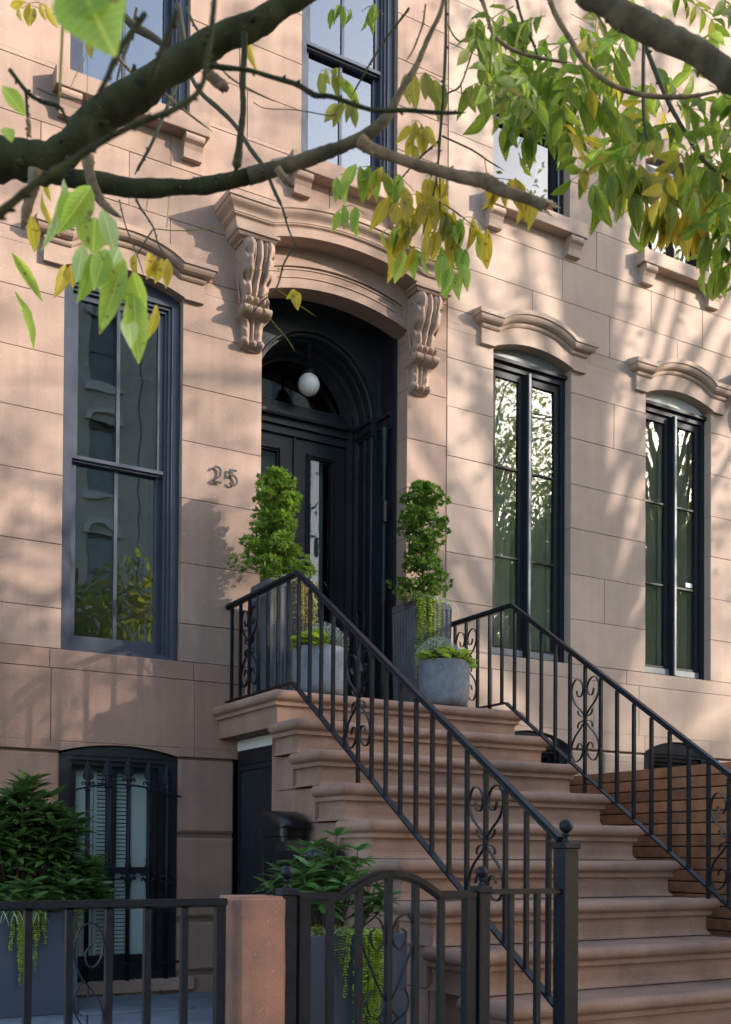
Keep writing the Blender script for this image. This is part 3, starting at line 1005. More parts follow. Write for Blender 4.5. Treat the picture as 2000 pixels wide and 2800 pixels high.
# ---------------------------------------------------------------- black entrance
def entrance(parent, dx=0):
    m = 'door_black'
    c = DC + dx
    hwo, hwi = .5892, .505
    spring, top = 4.70, 5.255
    P = lambda hw, sp, tp, y, n=28: [(c - hw, y, 2.40)] + [(c - hw * cos(pi * i / n), y, sp + (tp - sp) * sin(pi * i / n)) for i in range(n + 1)] + [(c + hw, y, 2.40)]
    surf = []
    # casing profile: list of (halfwidth, spring, top, y) rows swept round the arch
    rows = [(.589, .145), (.575, .130), (.5705, .128), (.566, .140), (.562, .165), (.5615, .335), (.525, .34), (.520, .325), (.509, .325), (.506, .345)]
    rows += [(.505, .36), (.492, .365), (.486, .385), (.492, .405), (.505, .41), (.505, .45), (.490, .455), (.484, .47), (.490, .49), (.505, .495),
             (.505, .56), (.490, .565), (.476, .585), (.476, .62), (.462, .64), (.448, .66), (.440, .70)]
    V = []
    n = 28
    W_ = n + 3
    for hw, y in rows:
        if hw > .56:
            # outer edge follows the stone arch (flat segmental)
            V += [(c - hw, y, 2.40)] + [(c - hw * cos(pi * i / n), y, 5.285 + .10 * sin(pi * i / n) ** 1.0) for i in range(n + 1)] + [(c + hw, y, 2.40)]
        elif False:
            V += [(c - hw, y, 2.40)] + [(c - hw * cos(pi * i / n), y, lerp(5.22, spring, (.56 - hw) / .045) + lerp(.14, .50, (.56 - hw) / .045) * sin(pi * i / n)) for i in range(n + 1)] + [(c + hw, y, 2.40)]
        else:
            V += P(hw, spring, spring + (top - spring) * hw / .505, y)
    f = [(j * W_ + i, j * W_ + i + 1, (j + 1) * W_ + i + 1, (j + 1) * W_ + i) for j in range(len(rows) - 1) for i in range(W_ - 1)]
    ent = fixn(MB().add(V, f, False).build('entrance', m, parent))
    # impost mouldings and side panels
    for s_ in (-1, 1):
        X = c + s_ * .505
        xi = lambda d: X - s_ * d
        mb = MB()
        for z0, z1, d in ((4.60, 4.63, .018), (4.63, 4.655, .030), (4.655, 4.70, .020), (4.70, 4.73, .038)):
            mb.box(min(xi(d), X), max(xi(d), X), .34, .70, z0, z1).box(min(xi(d - .056), xi(-.056)), max(xi(d - .056), xi(-.056)), .16, .338, z0, z1)
        mb.build('impost', m, ent)
        for y0, y1 in ((.42, .445), (.50, .555)):
            for z0, z1 in ((2.50, 3.16), (3.28, 4.50)):
                pm = MB()
                t = .012
                for a, b, e, g_ in ((y0, y1, z0, z0 + t), (y0, y1, z1 - t, z1), (y0, y0 + t, z0 + t, z1 - t), (y1 - t, y1, z0 + t, z1 - t)):
                    pm.box(min(xi(.012), X), max(xi(.012), X), a, b, e, g_)
                pm.build('panel_moulding', m, ent)
        cm = MB()
        cx = X + s_ * .026
        prof = [(.030, 2.41), (.034, 2.45), (.030, 2.50), (.024, 2.53), (.028, 2.60), (.036, 2.68), (.030, 2.80), (.022, 2.95), (.026, 2.98), (.020, 3.01), (.020, 3.28), (.026, 3.30), (.030, 3.33), (.022, 3.36), (.028, 3.42), (.022, 3.46), (.018, 3.50), (.017, 4.30), (.022, 4.34), (.028, 4.40), (.022, 4.44), (.026, 4.52), (.034, 4.58), (.034, 4.62)]
        cm.lathe(prof, (cx, .222), 12)
        cm.build('colonnette', m, ent)
    # transom with dentil moulding
    tm = MB()
    for z0, z1, y in ((4.60, 4.66, .665), (4.66, 4.685, .640), (4.685, 4.72, .655), (4.72, 4.755, .620), (4.755, 4.80, .650), (4.80, 4.842, .665)):
        tm.box(c - .50, c + .50, y, .75, z0, z1)
    tr = tm.build('transom', m, ent)
    dm = MB()
    for i in range(60):
        x = c - .49 + i * .0165
        dm.box(x, x + .009, .612, .625, 4.726, 4.742)
    dm.build('bead_course', m, tr)
    # fanlight
    fr = MB()
    a1 = [(c - .47 * cos(pi * i / 24), 4.80 + .44 * sin(pi * i / 24)) for i in range(25)]
    a0 = [(c - .425 * cos(pi * i / 24), 4.835 + .37 * sin(pi * i / 24)) for i in range(25)]
    for i in range(24):
        fr.add([(a1[i][0], .70, a1[i][1]), (a1[i + 1][0], .70, a1[i + 1][1]), (a0[i + 1][0], .695, a0[i + 1][1]), (a0[i][0], .695, a0[i][1])], [(0, 1, 2, 3)])
        fr.add([(a0[i][0], .695, a0[i][1]), (a0[i + 1][0], .695, a0[i + 1][1]), (a0[i + 1][0], .73, a0[i + 1][1]), (a0[i][0], .73, a0[i][1])], [(0, 1, 2, 3)])
    fan = fr.build('fanlight', m, ent)
    gl = [(x, .725, z) for x, z in a0]
    MB().add(gl, [tuple(range(25))]).build('fan_pane', 'glass_calm', fan)
    # double doors
    for s_ in (-1, 1):
        x0, x1 = (c - .470, c - .002) if s_ < 0 else (c + .002, c + .470)
        lf = frame_rect(MB(), x0, x1, 2.43, 4.60, .690, .735, .105, .105, .36, .10)
        leaf = lf.build('door', m, ent)
        bx0, bx1, bz0, bz1 = x0 + .105, x1 - .105, 2.79, 4.50
        b = MB()
        for k, (d, y) in enumerate(((.0, .676), (.012, .668), (.024, .680))):
            frame_rect(b, bx0 + d, bx1 - d, bz0 + d, bz1 - d, y, .70, .012, .012, .012, .012)
        for t in range(int((bz1 - bz0) / .018)):
            z = bz0 + .009 + t * .018
            for X in (bx0 + .018, bx1 - .018):
                b.box(X - .004, X + .004, .660, .67, z - .005, z + .005)
        for t in range(int((bx1 - bx0) / .018)):
            X = bx0 + .009 + t * .018
            b.box(X - .005, X + .005, .660, .67, bz1 - .022, bz1 - .014)
        b.build('beaded_moulding', m, leaf)
        MB().add([(bx0 + .03, .70, bz0 + .03), (bx1 - .03, .70, bz0 + .03), (bx1 - .03, .70, bz1 - .03), (bx0 + .03, .70, bz1 - .03)], [(0, 1, 2, 3)]).build('door_pane', 'glass_calm', leaf)
        pn = MB()
        for d, y in ((0, .678), (.03, .684)):
            frame_rect(pn, x0 + .105 + d, x1 - .105 - d, 2.51 + d, 2.72 - d, y, .692, .01, .01, .01, .01)
        pn.box(x0 + .1, x1 - .1, .692, .72, 2.42, 2.80)
        pn.build('door_panel', m, leaf)
        if s_ > 0:
            kn = MB().lathe([(.0, -.03), (.018, -.028), (.026, -.015), (.022, 0), (.010, .008), (.010, .03)], seg=12)
            kn.v = [(v[0] + x0 + .045, .66 + v[2], v[1] + 3.32) for v in kn.v]
            kn.build('door_knob', 'number_metal', leaf)
    MB().box(c - .006, c + .006, .674, .69, 2.43, 4.60).build('astragal', m, ent)
    cu = MB()
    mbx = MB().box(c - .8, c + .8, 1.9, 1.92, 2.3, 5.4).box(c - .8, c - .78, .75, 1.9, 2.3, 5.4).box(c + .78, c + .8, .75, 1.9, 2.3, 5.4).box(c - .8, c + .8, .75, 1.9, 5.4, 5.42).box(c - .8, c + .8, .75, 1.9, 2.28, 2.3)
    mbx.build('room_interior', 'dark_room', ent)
    MB().box(c - .589, c - .47, .70, .76, 2.4, 5.45).box(c + .47, c + .589, .70, .76, 2.4, 5.45).build('door_frame', m, ent)
    fixn(MB().strip([(x, 5.5) for x, z in a1], a1, .705, .76).build('door_frame', m, ent))
    return ent
ent = entrance(house)
entrance(nbr, DX)
curtain(ent, 3.84, 3.98, .79, 2.8, 4.5, 'teal_cloth')
curtain(ent, 3.22, 3.60, .79, 2.8, 4.5, 'teal_cloth')
MB().bbox(3.085, 4.259, -.03, .70, 2.385, 2.435, .006).build('door_threshold', 'stone_stoop', house)
MB().bbox(3.085 + DX, 4.259 + DX, -.03, .70, 2.385, 2.435, .006).build('door_threshold', 'stone_stoop', nbr)

# intercom on the reveal
it = tag(MB().bbox(4.150, 4.176, .135, .165, 3.885, 4.045, .004).build('intercom', 'number_metal'), 'slim dark intercom box on the right side of the black door recess', 'intercom')
MB().bbox(4.146, 4.151, .141, .159, 3.90, 4.03, .001).build('face_plate', 'iron', it)

# globe lamp
lamp = thing('pendant_lamp', 'white globe lamp hanging in the arched black entrance', 'lamp', (3.70, .50, 4.86))
gp = [(.0, -.085)] + [(.082 * sin(pi * t / 14), -.085 * cos(pi * t / 14)) for t in range(1, 13)] + [(.034, .080)]
o = MB().lathe([(r_, 4.943 + z) for r_, z in gp], (3.70, .50), 28).build('globe', 'globe', lamp)
MB().lathe([(.034, 5.018), (.044, 5.020), (.046, 5.040), (.030, 5.058), (.012, 5.066), (.010, 5.20), (.030, 5.21), (.045, 5.235), (.045, 5.25)], (3.70, .50), 16).build('lamp_fitting', 'iron', lamp)
adopt(lamp)

# house number 25 on stand-offs
def flat_path(pts, w_, y0, y1, name, parent, m):
    mb = MB().bar([(x, (y0 + y1) / 2, z) for x, z in pts], y1 - y0, w_, (0, 1, 0))
    return mb.build(name, m, parent)
num = thing('house_number', 'dark metal numerals 25 standing off the stone between the left window and the door', 'house number', (2.72, -.02, 3.87))
def arcp(cx, cz, rx, rz, a0, a1, n=14):
    return [(cx + rx * cos(radians(lerp(a0, a1, t / n))), cz + rz * sin(radians(lerp(a0, a1, t / n)))) for t in range(n + 1)]
x, z, h = 2.722, 3.878, .108
two = arcp(x + .030, z + h - .029, .028, .028, 165, -25) + [(x + .054, z + .052), (x + .004, z + .007)] + [(x + .006, z + .005), (x + .062, z + .005)]
five = [(x + .174, z + h - .004), (x + .125, z + h - .004), (x + .121, z + .056)] + arcp(x + .146, z + .036, .030, .033, 130, -145, 18)
for pts, cx in ((two, x + .03), (five, x + .147)):
    flat_path(pts, .0115, -.026, -.015, 'digit', num, 'number_metal')
    MB().tube([(cx, -.026, z + .006), (cx, .002, z + .006)], .003, 6).build('stand_off', 'number_metal', num)
adopt(num)

# ================================================================ STOOP
stoop = thing('stone_stoop', 'wide brown stone stoop with rounded nosings climbing to the black front door', 'stairs', (3.68, -1.9, GZ))
SX0, SX1 = 2.738, 4.618
NS = 10
for i in range(NS):
    yf = -.956 - .2797 * i
    zt = 2.385 - .2 * i
    hb = .215 if i == 0 else .2
    prof = [(.055, zt), (.030, zt - .001), (.014, zt - .006), (.004, zt - .018), (0, zt - .034), (.004, zt - .050), (.014, zt - .062), (.028, zt - .066), (.030, zt - .070), (.030, zt - .092), (.044, zt - .094), (.050, zt - .104), (.052, zt - .118)]
    prof += ([(.052, zt - .165), (.048, zt - .180), (.038, zt - .192), (.030, zt - hb + .001)] if i else [(.052, zt - .215)])
    back = .02 if i == 0 else yf + .352
    m = moulding(SX0, SX1, yf, prof, n=56, yb=back, close=False)
    for q, (a_, b_, c_) in enumerate(m.v):
        nv = Vector((a_ * 2.2, b_ * 3, c_ * 4 + i * 7))
        wob = noise.noise(nv) * .0035 + noise.noise(nv * 6) * .0016
        wear = -.005 * math.exp(-((a_ - 3.66) / .55) ** 2) if abs(c_ - zt) < .02 else 0
        m.v[q] = (a_, b_ + (wob if b_ < back - .001 else 0), c_ + (noise.noise(nv * 2 + Vector((5, 0, 0))) * .0022 + wear if abs(c_ - zt) < .03 else 0))
    m.sm = [True if k // 58 < 8 else False for k in range(len(m.f))]
    # top and underside
    y_in = yf + .055
    m.box(SX0 + .0552, SX1 - .0552, y_in - .01, back if i == 0 else back - .001, zt - .02, zt - .0045)
    m.add([(SX0 + .052, yf + .052, zt - hb + .002), (SX1 - .052, yf + .052, zt - hb + .002), (SX1 - .052, back, zt - hb + .002), (SX0 + .052, back, zt - hb + .002)], [(0, 1, 2, 3)])
    if i:
        m.add([(SX0 + .03, back, zt), (SX1 - .03, back, zt), (SX1 - .03, back, zt - hb), (SX0 + .03, back, zt - hb)], [(0, 1, 2, 3)])
    m.build('step', 'stone_stoop', stoop)
# side walls below the steps, in separate stones
def side_stones(xa, xb, right):
    for i in range(1, NS):
        yf = -.956 - .2797 * i
        zt = 2.385 - .2 * i - .204
        y0, y1 = yf + .10, yf + .3797
        z = zt
        first = True
        while z > GZ + .02:
            z0 = max(GZ - .02, z - (.2 if first else random.choice((.3, .34, .4))))
            d = random.uniform(-.002, .002)
            MB().bbox(xa - d, xb + d, y0 + .0015, y1 - .0015, z0 + .002, z - .002, .003).build('side_stone', 'stone_stoop', stoop)
            z = z0
            first = False
side_stones(2.80, 3.05, False)
side_stones(4.30, 4.556, True)
MB().box(3.0, 4.35, -3.0, -.75, GZ, .75).box(3.0, 4.35, -2.3, -.75, .75, 1.15).build('core', 'stone_stoop', stoop)
# wall with the opening below the landing
MB().bbox(2.905, 3.08, -.745, -.585, GZ, 2.168, .004).build('pier', 'stone_stoop', stoop)
MB().bbox(4.38, 4.555, -.86, .0, GZ, 2.168, .004).build('pier', 'stone_stoop', stoop)
MB().box(3.08, 3.12, -.75, 0, GZ, 2.168).build('back_wall', 'mortar', stoop)
for k in range(8):
    MB().bbox(2.925, 2.935, -.58 + k * .0725 + .001, -.58 + (k + 1) * .0725 - .001, 2.095, 2.166, .001).build('tile', 'white_tile', stoop)
adopt(stoop)
sg = thing('security_gate', 'black ribbed metal gate closing the doorway under the stoop', 'gate', (2.93, -.29, AZ))
frame = MB()
for a, b, c_, d in ((-.582, -.555, AZ, 2.093), (-.030, -.003, AZ, 2.093)):
    frame.box(2.930, 2.965, a, b, c_, d)
frame.box(2.930, 2.965, -.555, -.030, 2.0, 2.093).box(2.932, 2.965, -.555, -.030, AZ, AZ + .05).box(2.924, 2.93, -.56, -.02, 1.96, 1.99)
frame.build('gate_frame', 'door_black', sg)
rb = MB()
for k in range(22):
    y = -.550 + k * .0237
    MB().bbox(2.938, 2.953, y, y + .013, AZ + .05, 2.0, .003).build('rib', 'iron', sg)
MB().box(2.956, 2.962, -.555, -.03, AZ + .05, 2.0).build('gate_panel', 'door_black', sg)
adopt(sg)

# ================================================================ IRONWORK
def heart_scroll(half, H):
    """half of the double heart in (u, z): returns open paths for one side (u>0)"""
    upper = [(.004, .02), (.30, .14), (.72, .27), (.93, .42), (.90, .56), (.68, .66), (.36, .635), (.18, .55), (.17, .45), (.30, .375), (.48, .375), (.58, .44), (.585, .475)]
    lower = [(.004, -.03), (.30, -.15), (.74, -.30), (.95, -.46), (.90, -.60), (.66, -.70), (.34, -.66), (.16, -.56), (.18, -.46), (.34, -.40), (.50, -.43), (.56, -.50)]
    c1 = [(.50, .145), (.46, .085), (.30, .045), (.10, .03), (.02, .005)]
    c2 = [(.50, -.155), (.50, -.10), (.38, -.055), (.18, -.04), (.02, -.015)]
    c3 = [(.10, .03), (.04, .05), (.0, .1)]
    k = H / 1.36
    return [[(u * half, z * k) for u, z in p] for p in (upper, lower, c1, c2)]

def scroll_parts(parent, to3, half, H, n=(0, 1, 0), wd=.013):
    for p in heart_scroll(half, H):
        for s_ in (-1, 1):
            MB().bar(smooth_path([to3(s_ * u, z) for u, z in p], 5), wd, .0036, n).build('scroll', 'iron', parent)

def handrail(x, label, ys, scroll_idx, y_end, z_of_end, foot, newel=None, y_top=.0):
    """stoop railing in the plane x: level run on the landing then down the flight"""
    r_ = thing('stair_railing', label, 'railing', (x, -2, GZ), 'wrought iron railings of the stoop')
    yc, zt, zb, k = -1.045, 3.052, 2.422, .677
    ztop = lambda y: zt if y > yc else zt - (yc - y) * k
    zbot = lambda y: zb if y > yc + .06 else zb - (yc + .06 - y) * k
    # moulded cap: wide plate with a rounded crown
    def run(p, q, nm, wdt, th, dz=0):
        P = [Vector((x, p[0], p[1] + dz)), Vector((x, q[0], q[1] + dz))]
        return MB().bar(P, wdt, th, (1, 0, 0)), P
    for nm, f, th in (('top_rail', ztop, .012), ):
        pts = [(x, y_top, f(y_top) + .006), (x, yc, f(yc) + .006), (x, y_end, f(y_end) + .006)]
        o = MB().bar(pts, .044, .012, (1, 0, 0)).bar([(a, b, c_ + .011) for a, b, c_ in pts], .030, .012, (1, 0, 0)).bar([(a, b, c_ - .010) for a, b, c_ in pts], .022, .010, (1, 0, 0)).build('top_rail', 'iron', r_)
    pts = [(x, y_top, zb), (x, yc + .06, zb), (x, y_end, zbot(y_end))]
    MB().bar(pts, .036, .010, (1, 0, 0)).build('bottom_rail', 'iron', r_)
    for y in ys:
        b_ = zbot(y)
        lo = b_ - .004
        for fy in foot:
            if abs(fy[0] - y) < .03:
                lo = fy[1]
        MB().box(x - .009, x + .009, y - .009, y + .009, lo, ztop(y) - .012).build('baluster', 'iron', r_)
    for si in scroll_idx:
        y = ys[si]
        H = .50
        zc = (ztop(y) + zbot(y)) / 2 + .005
        sp = abs(ys[si + 1] - ys[si - 1]) / 2
        to3 = lambda u, z, y=y, zc=zc: (x, y + u, zc + z)
        scroll_parts(r_, to3, sp - .010, H, (1, 0, 0))
    return r_
LY = [-.071 - .1415 * i for i in range(24)]
LY = [y for y in LY if y > -3.36]
RY = [-.115 - .1372 * i for i in range(25)]
feetL = [(LY[2], 2.385), (LY[12], 1.785), (LY[20], 1.185 - .2)]
feetL = [(LY[1], 2.385), (LY[12], 2.385 - .2 * 3), (LY[20], 2.385 - .2 * 7)]
rl = handrail(2.85, 'black iron railing on the left edge of the stoop, ending at the tall newel post', LY, [2, 12, 20], -3.40, 1.45, feetL)
rr = handrail(4.43, 'black iron railing on the right edge of the stoop, beside the wooden fence', RY, [3, 12, 20], -3.48, 1.40, [(RY[5], 2.385), (RY[12], 1.785), (RY[19], 1.185)])

def finial(parent, x, y, z, k=1.0):
    MB().lathe([(.012 * k, z), (.016 * k, z + .006 * k), (.008 * k, z + .014 * k), (.007 * k, z + .020 * k), (.014 * k, z + .026 * k), (.014 * k, z + .030 * k), (.008 * k, z + .036 * k)] +
               [(.024 * k * sin(pi * t / 10 * .93 + .22), z + .058 * k - .024 * k * cos(pi * t / 10 * .93 + .22)) for t in range(11)], (x, y), 16).build('ball_finial', 'iron', parent)

def post(name, label, cat, x, y, ztop, w_, zb=AZ, k=1.0, parent=None):
    p = parent or thing(name, label, cat, (x, y, zb))
    MB().bbox(x - w_ / 2, x + w_ / 2, y - w_ / 2, y + w_ / 2, zb - .02, ztop - .028, .003).build('post', 'iron', p)
    c_ = w_ / 2 + .007
    MB().bbox(x - c_, x + c_, y - c_, y + c_, ztop - .030, ztop - .004, .004).build('post_cap', 'iron', p)
    finial(p, x, y, ztop - .006, k)
    if not parent:
        adopt(p)
    return p
YF = -3.42
post('newel_post', 'tall square black newel post with a ball finial at the foot of the stoop railing', 'post', 2.86, YF, 1.462, .072, GZ, 1.15)
# right newel further out of frame
post('newel_post', 'square black newel post at the foot of the right stoop railing', 'post', 4.44, -3.50, 1.45, .072, GZ, 1.15)
adopt(rl)
adopt(rr)

# infill fence between gate and newel
fp = thing('fence_panel', 'short black iron fence panel between the gate post and the tall newel', 'fence', (2.62, YF, AZ))
pts = [(2.475, YF, 1.262), (2.822, YF, 1.262)]
MB().bar(pts, .040, .012, (0, 1, 0)).bar([(a, b, c_ + .010) for a, b, c_ in pts], .028, .008, (0, 1, 0)).build('top_rail', 'iron', fp)
MB().bar([(2.475, YF, AZ + .10), (2.822, YF, AZ + .10)], .032, .010, (0, 1, 0)).build('bottom_rail', 'iron', fp)
for x in (2.585, 2.715):
    MB().box(x - .0105, x + .0105, YF - .0105, YF + .0105, AZ + .1, 1.256).build('baluster', 'iron', fp)
adopt(fp)
post('gate_post', 'square black post with a small ball finial on the stair side of the arched gate', 'post', 2.447, YF, 1.292, .050, GZ, .95)
post('gate_post', 'square black post with a small ball finial beside the brown stone pillar', 'post', 1.632, YF, 1.292, .050, GZ, .95)

# arched gate
gt = thing('garden_gate', 'low black iron gate with an arched top rail and heart scrolls', 'gate', (2.04, YF, AZ))
GX0, GX1 = 1.668, 2.412
arch = [(1.668, 1.256), (1.843, 1.256)] + [(lerp(1.843, 2.250, t), 1.256 + .078 * sin(pi * t) ** .9) for t in [i / 18 for i in range(1, 18)]] + [(2.250, 1.256), (2.412, 1.256)]
ap = [(a, YF, b) for a, b in arch]
MB().bar(ap, .042, .014, (0, 1, 0)).bar([(a, b, c_ + .011) for a, b, c_ in ap], .028, .010, (0, 1, 0)).bar([(a, b, c_ - .011) for a, b, c_ in ap], .030, .008, (0, 1, 0)).build('top_rail', 'iron', gt)
def zarch(x):
    for (a, p), (b, q) in zip(arch, arch[1:]):
        if a <= x <= b:
            return lerp(p, q, (x - a) / (b - a))
    return 1.256
for x, hw in ((1.692, .022), (2.388, .022)):
    MB().bbox(x - hw, x + hw, YF - .020, YF + .020, AZ + .04, 1.242, .002).build('stile', 'iron', gt)
for x in (1.797, 1.913, 2.035, 2.150, 2.262):
    MB().box(x - .0115, x + .0115, YF - .0115, YF + .0115, AZ + .08, zarch(x) - .014).build('baluster', 'iron', gt)
MB().bar([(1.70, YF, AZ + .08), (2.38, YF, AZ + .08)], .034, .014, (0, 1, 0)).build('bottom_rail', 'iron', gt)
def gate_scroll(xc, zc, hw):
    # big heart: curls inwards at the top, crosses low down and ends in small rings
    side = [(.09, -.10), (.30, -.02), (.62, .13), (.93, .29), (.96, .41), (.72, .49), (.36, .47), (.16, .385), (.20, .30), (.42, .255), (.62, .30), (.66, .37), (.50, .40)]
    low1 = [(.09, -.10), (.16, -.16), (.40, -.215), (.68, -.18), (.78, -.10), (.66, -.03), (.45, -.02)]
    low2 = [(.42, -.215), (.20, -.26), (.10, -.34), (.22, -.42), (.5, -.44), (.72, -.39)]
    for p in (side, low1, low2):
        for s_ in (-1, 1):
            MB().bar(smooth_path([(xc + s_ * u * hw, YF, zc + z * .52) for u, z in p], 6), .012, .0035, (0, 1, 0)).build('scroll', 'iron', gt)
gate_scroll(2.035, .93, .112)
adopt(gt)

# left fence
lf = thing('iron_fence', 'low black iron fence in front of the grey planter, ending at the brown pillar', 'fence', (.6, YF, AZ))
pts = [(-.6, YF, 1.243), (1.405, YF, 1.243)]
MB().bar(pts, .046, .014, (0, 1, 0)).bar([(a, b, c_ + .010) for a, b, c_ in pts], .030, .008, (0, 1, 0)).bar([(a, b, c_ - .010) for a, b, c_ in pts], .022, .008, (0, 1, 0)).build('top_rail', 'iron', lf)
MB().bar([(-.6, YF, AZ + .06), (1.39, YF, AZ + .06)], .034, .012, (0, 1, 0)).build('bottom_rail', 'iron', lf)
FX = [.768 + .1235 * i for i in range(-10, 6)]
for i, x in enumerate(FX):
    hw = .011 if x < 1.37 else .016
    MB().box(x - hw, x + hw, YF - hw, YF + hw, AZ, 1.236).build('baluster', 'iron', lf)
def s_scroll(xc, x1, par):
    # running S scrolls between two balusters
    w_ = x1 - xc
    def P(u, z):
        return (lerp(xc, x1, u), YF, z)
    a = [P(.60, 1.12), P(.40, 1.095), P(.44, 1.062), P(.66, 1.05), P(.90, 1.085), P(.93, 1.145), P(.62, 1.185), P(.20, 1.165), P(.06, 1.095), P(.22, 1.03), P(.55, .985), P(.88, .935), P(.94, .885), P(.74, .843), P(.50, .862), P(.46, .905)]
    b = [P(.50, .955), P(.44, 1.0), P(.18, .99), P(.05, .94), P(.20, .89), P(.60, .835), P(.90, .765), P(.93, .70), P(.80, .64)]
    c_ = [P(.10, .66), P(.10, .735), P(.30, .78), P(.56, .765), P(.66, .72), P(.46, .675), P(.3, .66)]
    for p in (a, b, c_):
        MB().bar(smooth_path(p, 7), .012, .0035, (0, 1, 0)).build('scroll', 'iron', par)
s_scroll(FX[11] + .011, FX[12] - .011, lf)
s_scroll(FX[3] + .011, FX[4] - .011, lf)
adopt(lf)

# stone pillar
def pillar():
    bm = bmesh.new()
    x0, x1, y0, y1, z0, z1 = 1.432, 1.603, -3.475, -3.275, GZ - .02, 1.262
    g = bmesh.ops.create_cube(bm, size=1)
    for v in bm.verts:
        v.co = ((x0 + x1) / 2 + v.co.x * (x1 - x0), (y0 + y1) / 2 + v.co.y * (y1 - y0), (z0 + z1) / 2 + v.co.z * (z1 - z0))
    bmesh.ops.subdivide_edges(bm, edges=[e for e in bm.edges if abs(e.verts[0].co.z - e.verts[1].co.z) > .3], cuts=10)
    top = [e for e in bm.edges]
    bmesh.ops.bevel(bm, geom=[e for e in bm.edges if e.calc_face_angle(0) > 1], offset=.010, segments=3, affect='EDGES')
    for v in bm.verts:
        n = noise.noise(v.co * 9)
        v.co += Vector((n, noise.noise(v.co * 9 + Vector((9, 0, 0))), 0)) * .003
    me = bpy.data.meshes.new('stone_pillar')
    bm.to_mesh(me)
    me.materials.append(G('stone_pillar'))
    o = bpy.data.objects.new('stone_pillar', me)
    COL.objects.link(o)
    return o
tag(pillar(), 'square reddish brown stone pillar between the fence and the arched gate', 'pillar')
adopt(house)
adopt(nbr)

# wooden slat fence between the two stoops
wf = thing('wooden_fence', 'warm brown horizontal board fence right of the stoop', 'fence', (5.2, -2, GZ))
fx = 5.20
z = 1.982
rows = 0
while z > GZ + .02:
    h = .0665
    seg = [(-3.6, -1.35), (-1.35, .0)] if rows % 2 else [(-3.6, -2.0), (-2.0, .0)]
    for a, b in seg:
        MB().bbox(fx + random.uniform(-.001, .001), fx + .02, a + .001, b - .001, z - h, z, .003).build('board', 'wood', wf)
    z -= h + .007
    rows += 1
MB().box(fx + .0205, fx + .0225, -3.6, -.001, GZ, 1.975).build('backing', 'dark_room', wf)  # dark sheet added so the gaps between boards look shaded
MB().box(fx + .023, fx + .06, -.10, -.05, GZ, 1.97).box(fx + .023, fx + .06, -1.4, -1.32, GZ, 1.97).box(fx + .023, fx + .06, -3.55, -3.48, GZ, 1.97).build('fence_post', 'mortar', wf)
sc_ = MB()
adopt(wf)

# iron guard over the basement window
wg = thing('window_guard', 'cast iron guard of five spear topped bars over the shuttered basement window', 'window guard', (2.12, -.03, .6))
GY = -.035
bars = [(1.905, 1.985), (2.031, 2.010), (2.166, 2.018), (2.300, 2.002), (2.424, 1.972)]
for x, zt in bars:
    b = MB().tube([(x, GY, .60), (x, GY, zt - .19)], .0150, 8)
    bo = b.build('bar', 'iron', wg)
    # spear head: flattened leaf with a ridge
    z0 = zt - .125
    pr = [(0, z0), (.022, z0 + .000), (.033, z0 + .012), (.034, z0 + .028), (.026, z0 + .060), (.013, z0 + .095), (0, zt)]
    sp = MB()
    v = [(x + r_, GY, z) for r_, z in pr] + [(x - r_, GY, z) for r_, z in pr] + [(x, GY - .010 * (1 - abs(i / 6 - .3)), z) for i, (r_, z) in enumerate(pr)] + [(x, GY + .010 * (1 - abs(i / 6 - .3)), z) for i, (r_, z) in enumerate(pr)]
    f = []
    for i in range(6):
        f += [(i, i + 1, 15 + i, 14 + i), (7 + i, 14 + i, 15 + i, 8 + i), (i, 21 + i, 22 + i, i + 1), (7 + i, 8 + i, 22 + i, 21 + i)]
    sp.add(v, f)
    so = sp.build('spear_head', 'iron', wg)
    # collar with curled leaves
    cl = MB().lathe([(.012, z0 - .072), (.020, z0 - .066), (.020, z0 - .058), (.012, z0 - .052), (.014, z0 - .030), (.019, z0 - .014), (.013, z0 + .002)], (x, GY), 10)
    for s_ in (-1, 1):
        cl.tube([(x + s_ * u, GY - .004, z0 + w_) for u, w_ in ((.004, -.05), (.016, -.028), (.030, -.012), (.040, -.020), (.036, -.034), (.028, -.028))], [.004, .005, .006, .0055, .005, .003], 6)
    cl.build('collar', 'iron', so)
    zc = 1.30 - (x - 2.16) ** 2 * .4
    fo = MB().lathe([(.012, zc - .115), (.019, zc - .10), (.016, zc - .085), (.022, zc - .07), (.014, zc - .04), (.024, zc - .01), (.016, zc + .015), (.022, zc + .03), (.015, zc + .05), (.019, zc + .075), (.012, zc + .09)], (x, GY), 10)
    for s_ in (-1, 1):
        for dz, k in ((-.055, 1), (-.015, -1.0)):
            fo.tube([(x + s_ * u, GY - .006, zc + dz + w_ * k) for u, w_ in ((.006, -.02), (.020, -.006), (.034, .012), (.046, .008), (.044, -.006), (.034, -.004))], [.006, .0075, .008, .007, .006, .003], 6)
    fo.build('foliate_collar', 'iron', wg)
MB().bar(smooth_path([(1.742, GY - .014, 1.775), (1.90, GY - .014, 1.815), (2.03, GY - .014, 1.835), (2.16, GY - .014, 1.838), (2.30, GY - .014, 1.822), (2.43, GY - .014, 1.79), (2.51, GY - .014, 1.775)], 4), .008, .012, (0, 1, 0)).build('arched_band', 'iron', wg)
MB().box(1.745, 2.51, GY - .016, GY - .006, .70, .715).build('lower_band', 'iron', wg)
adopt(wg)

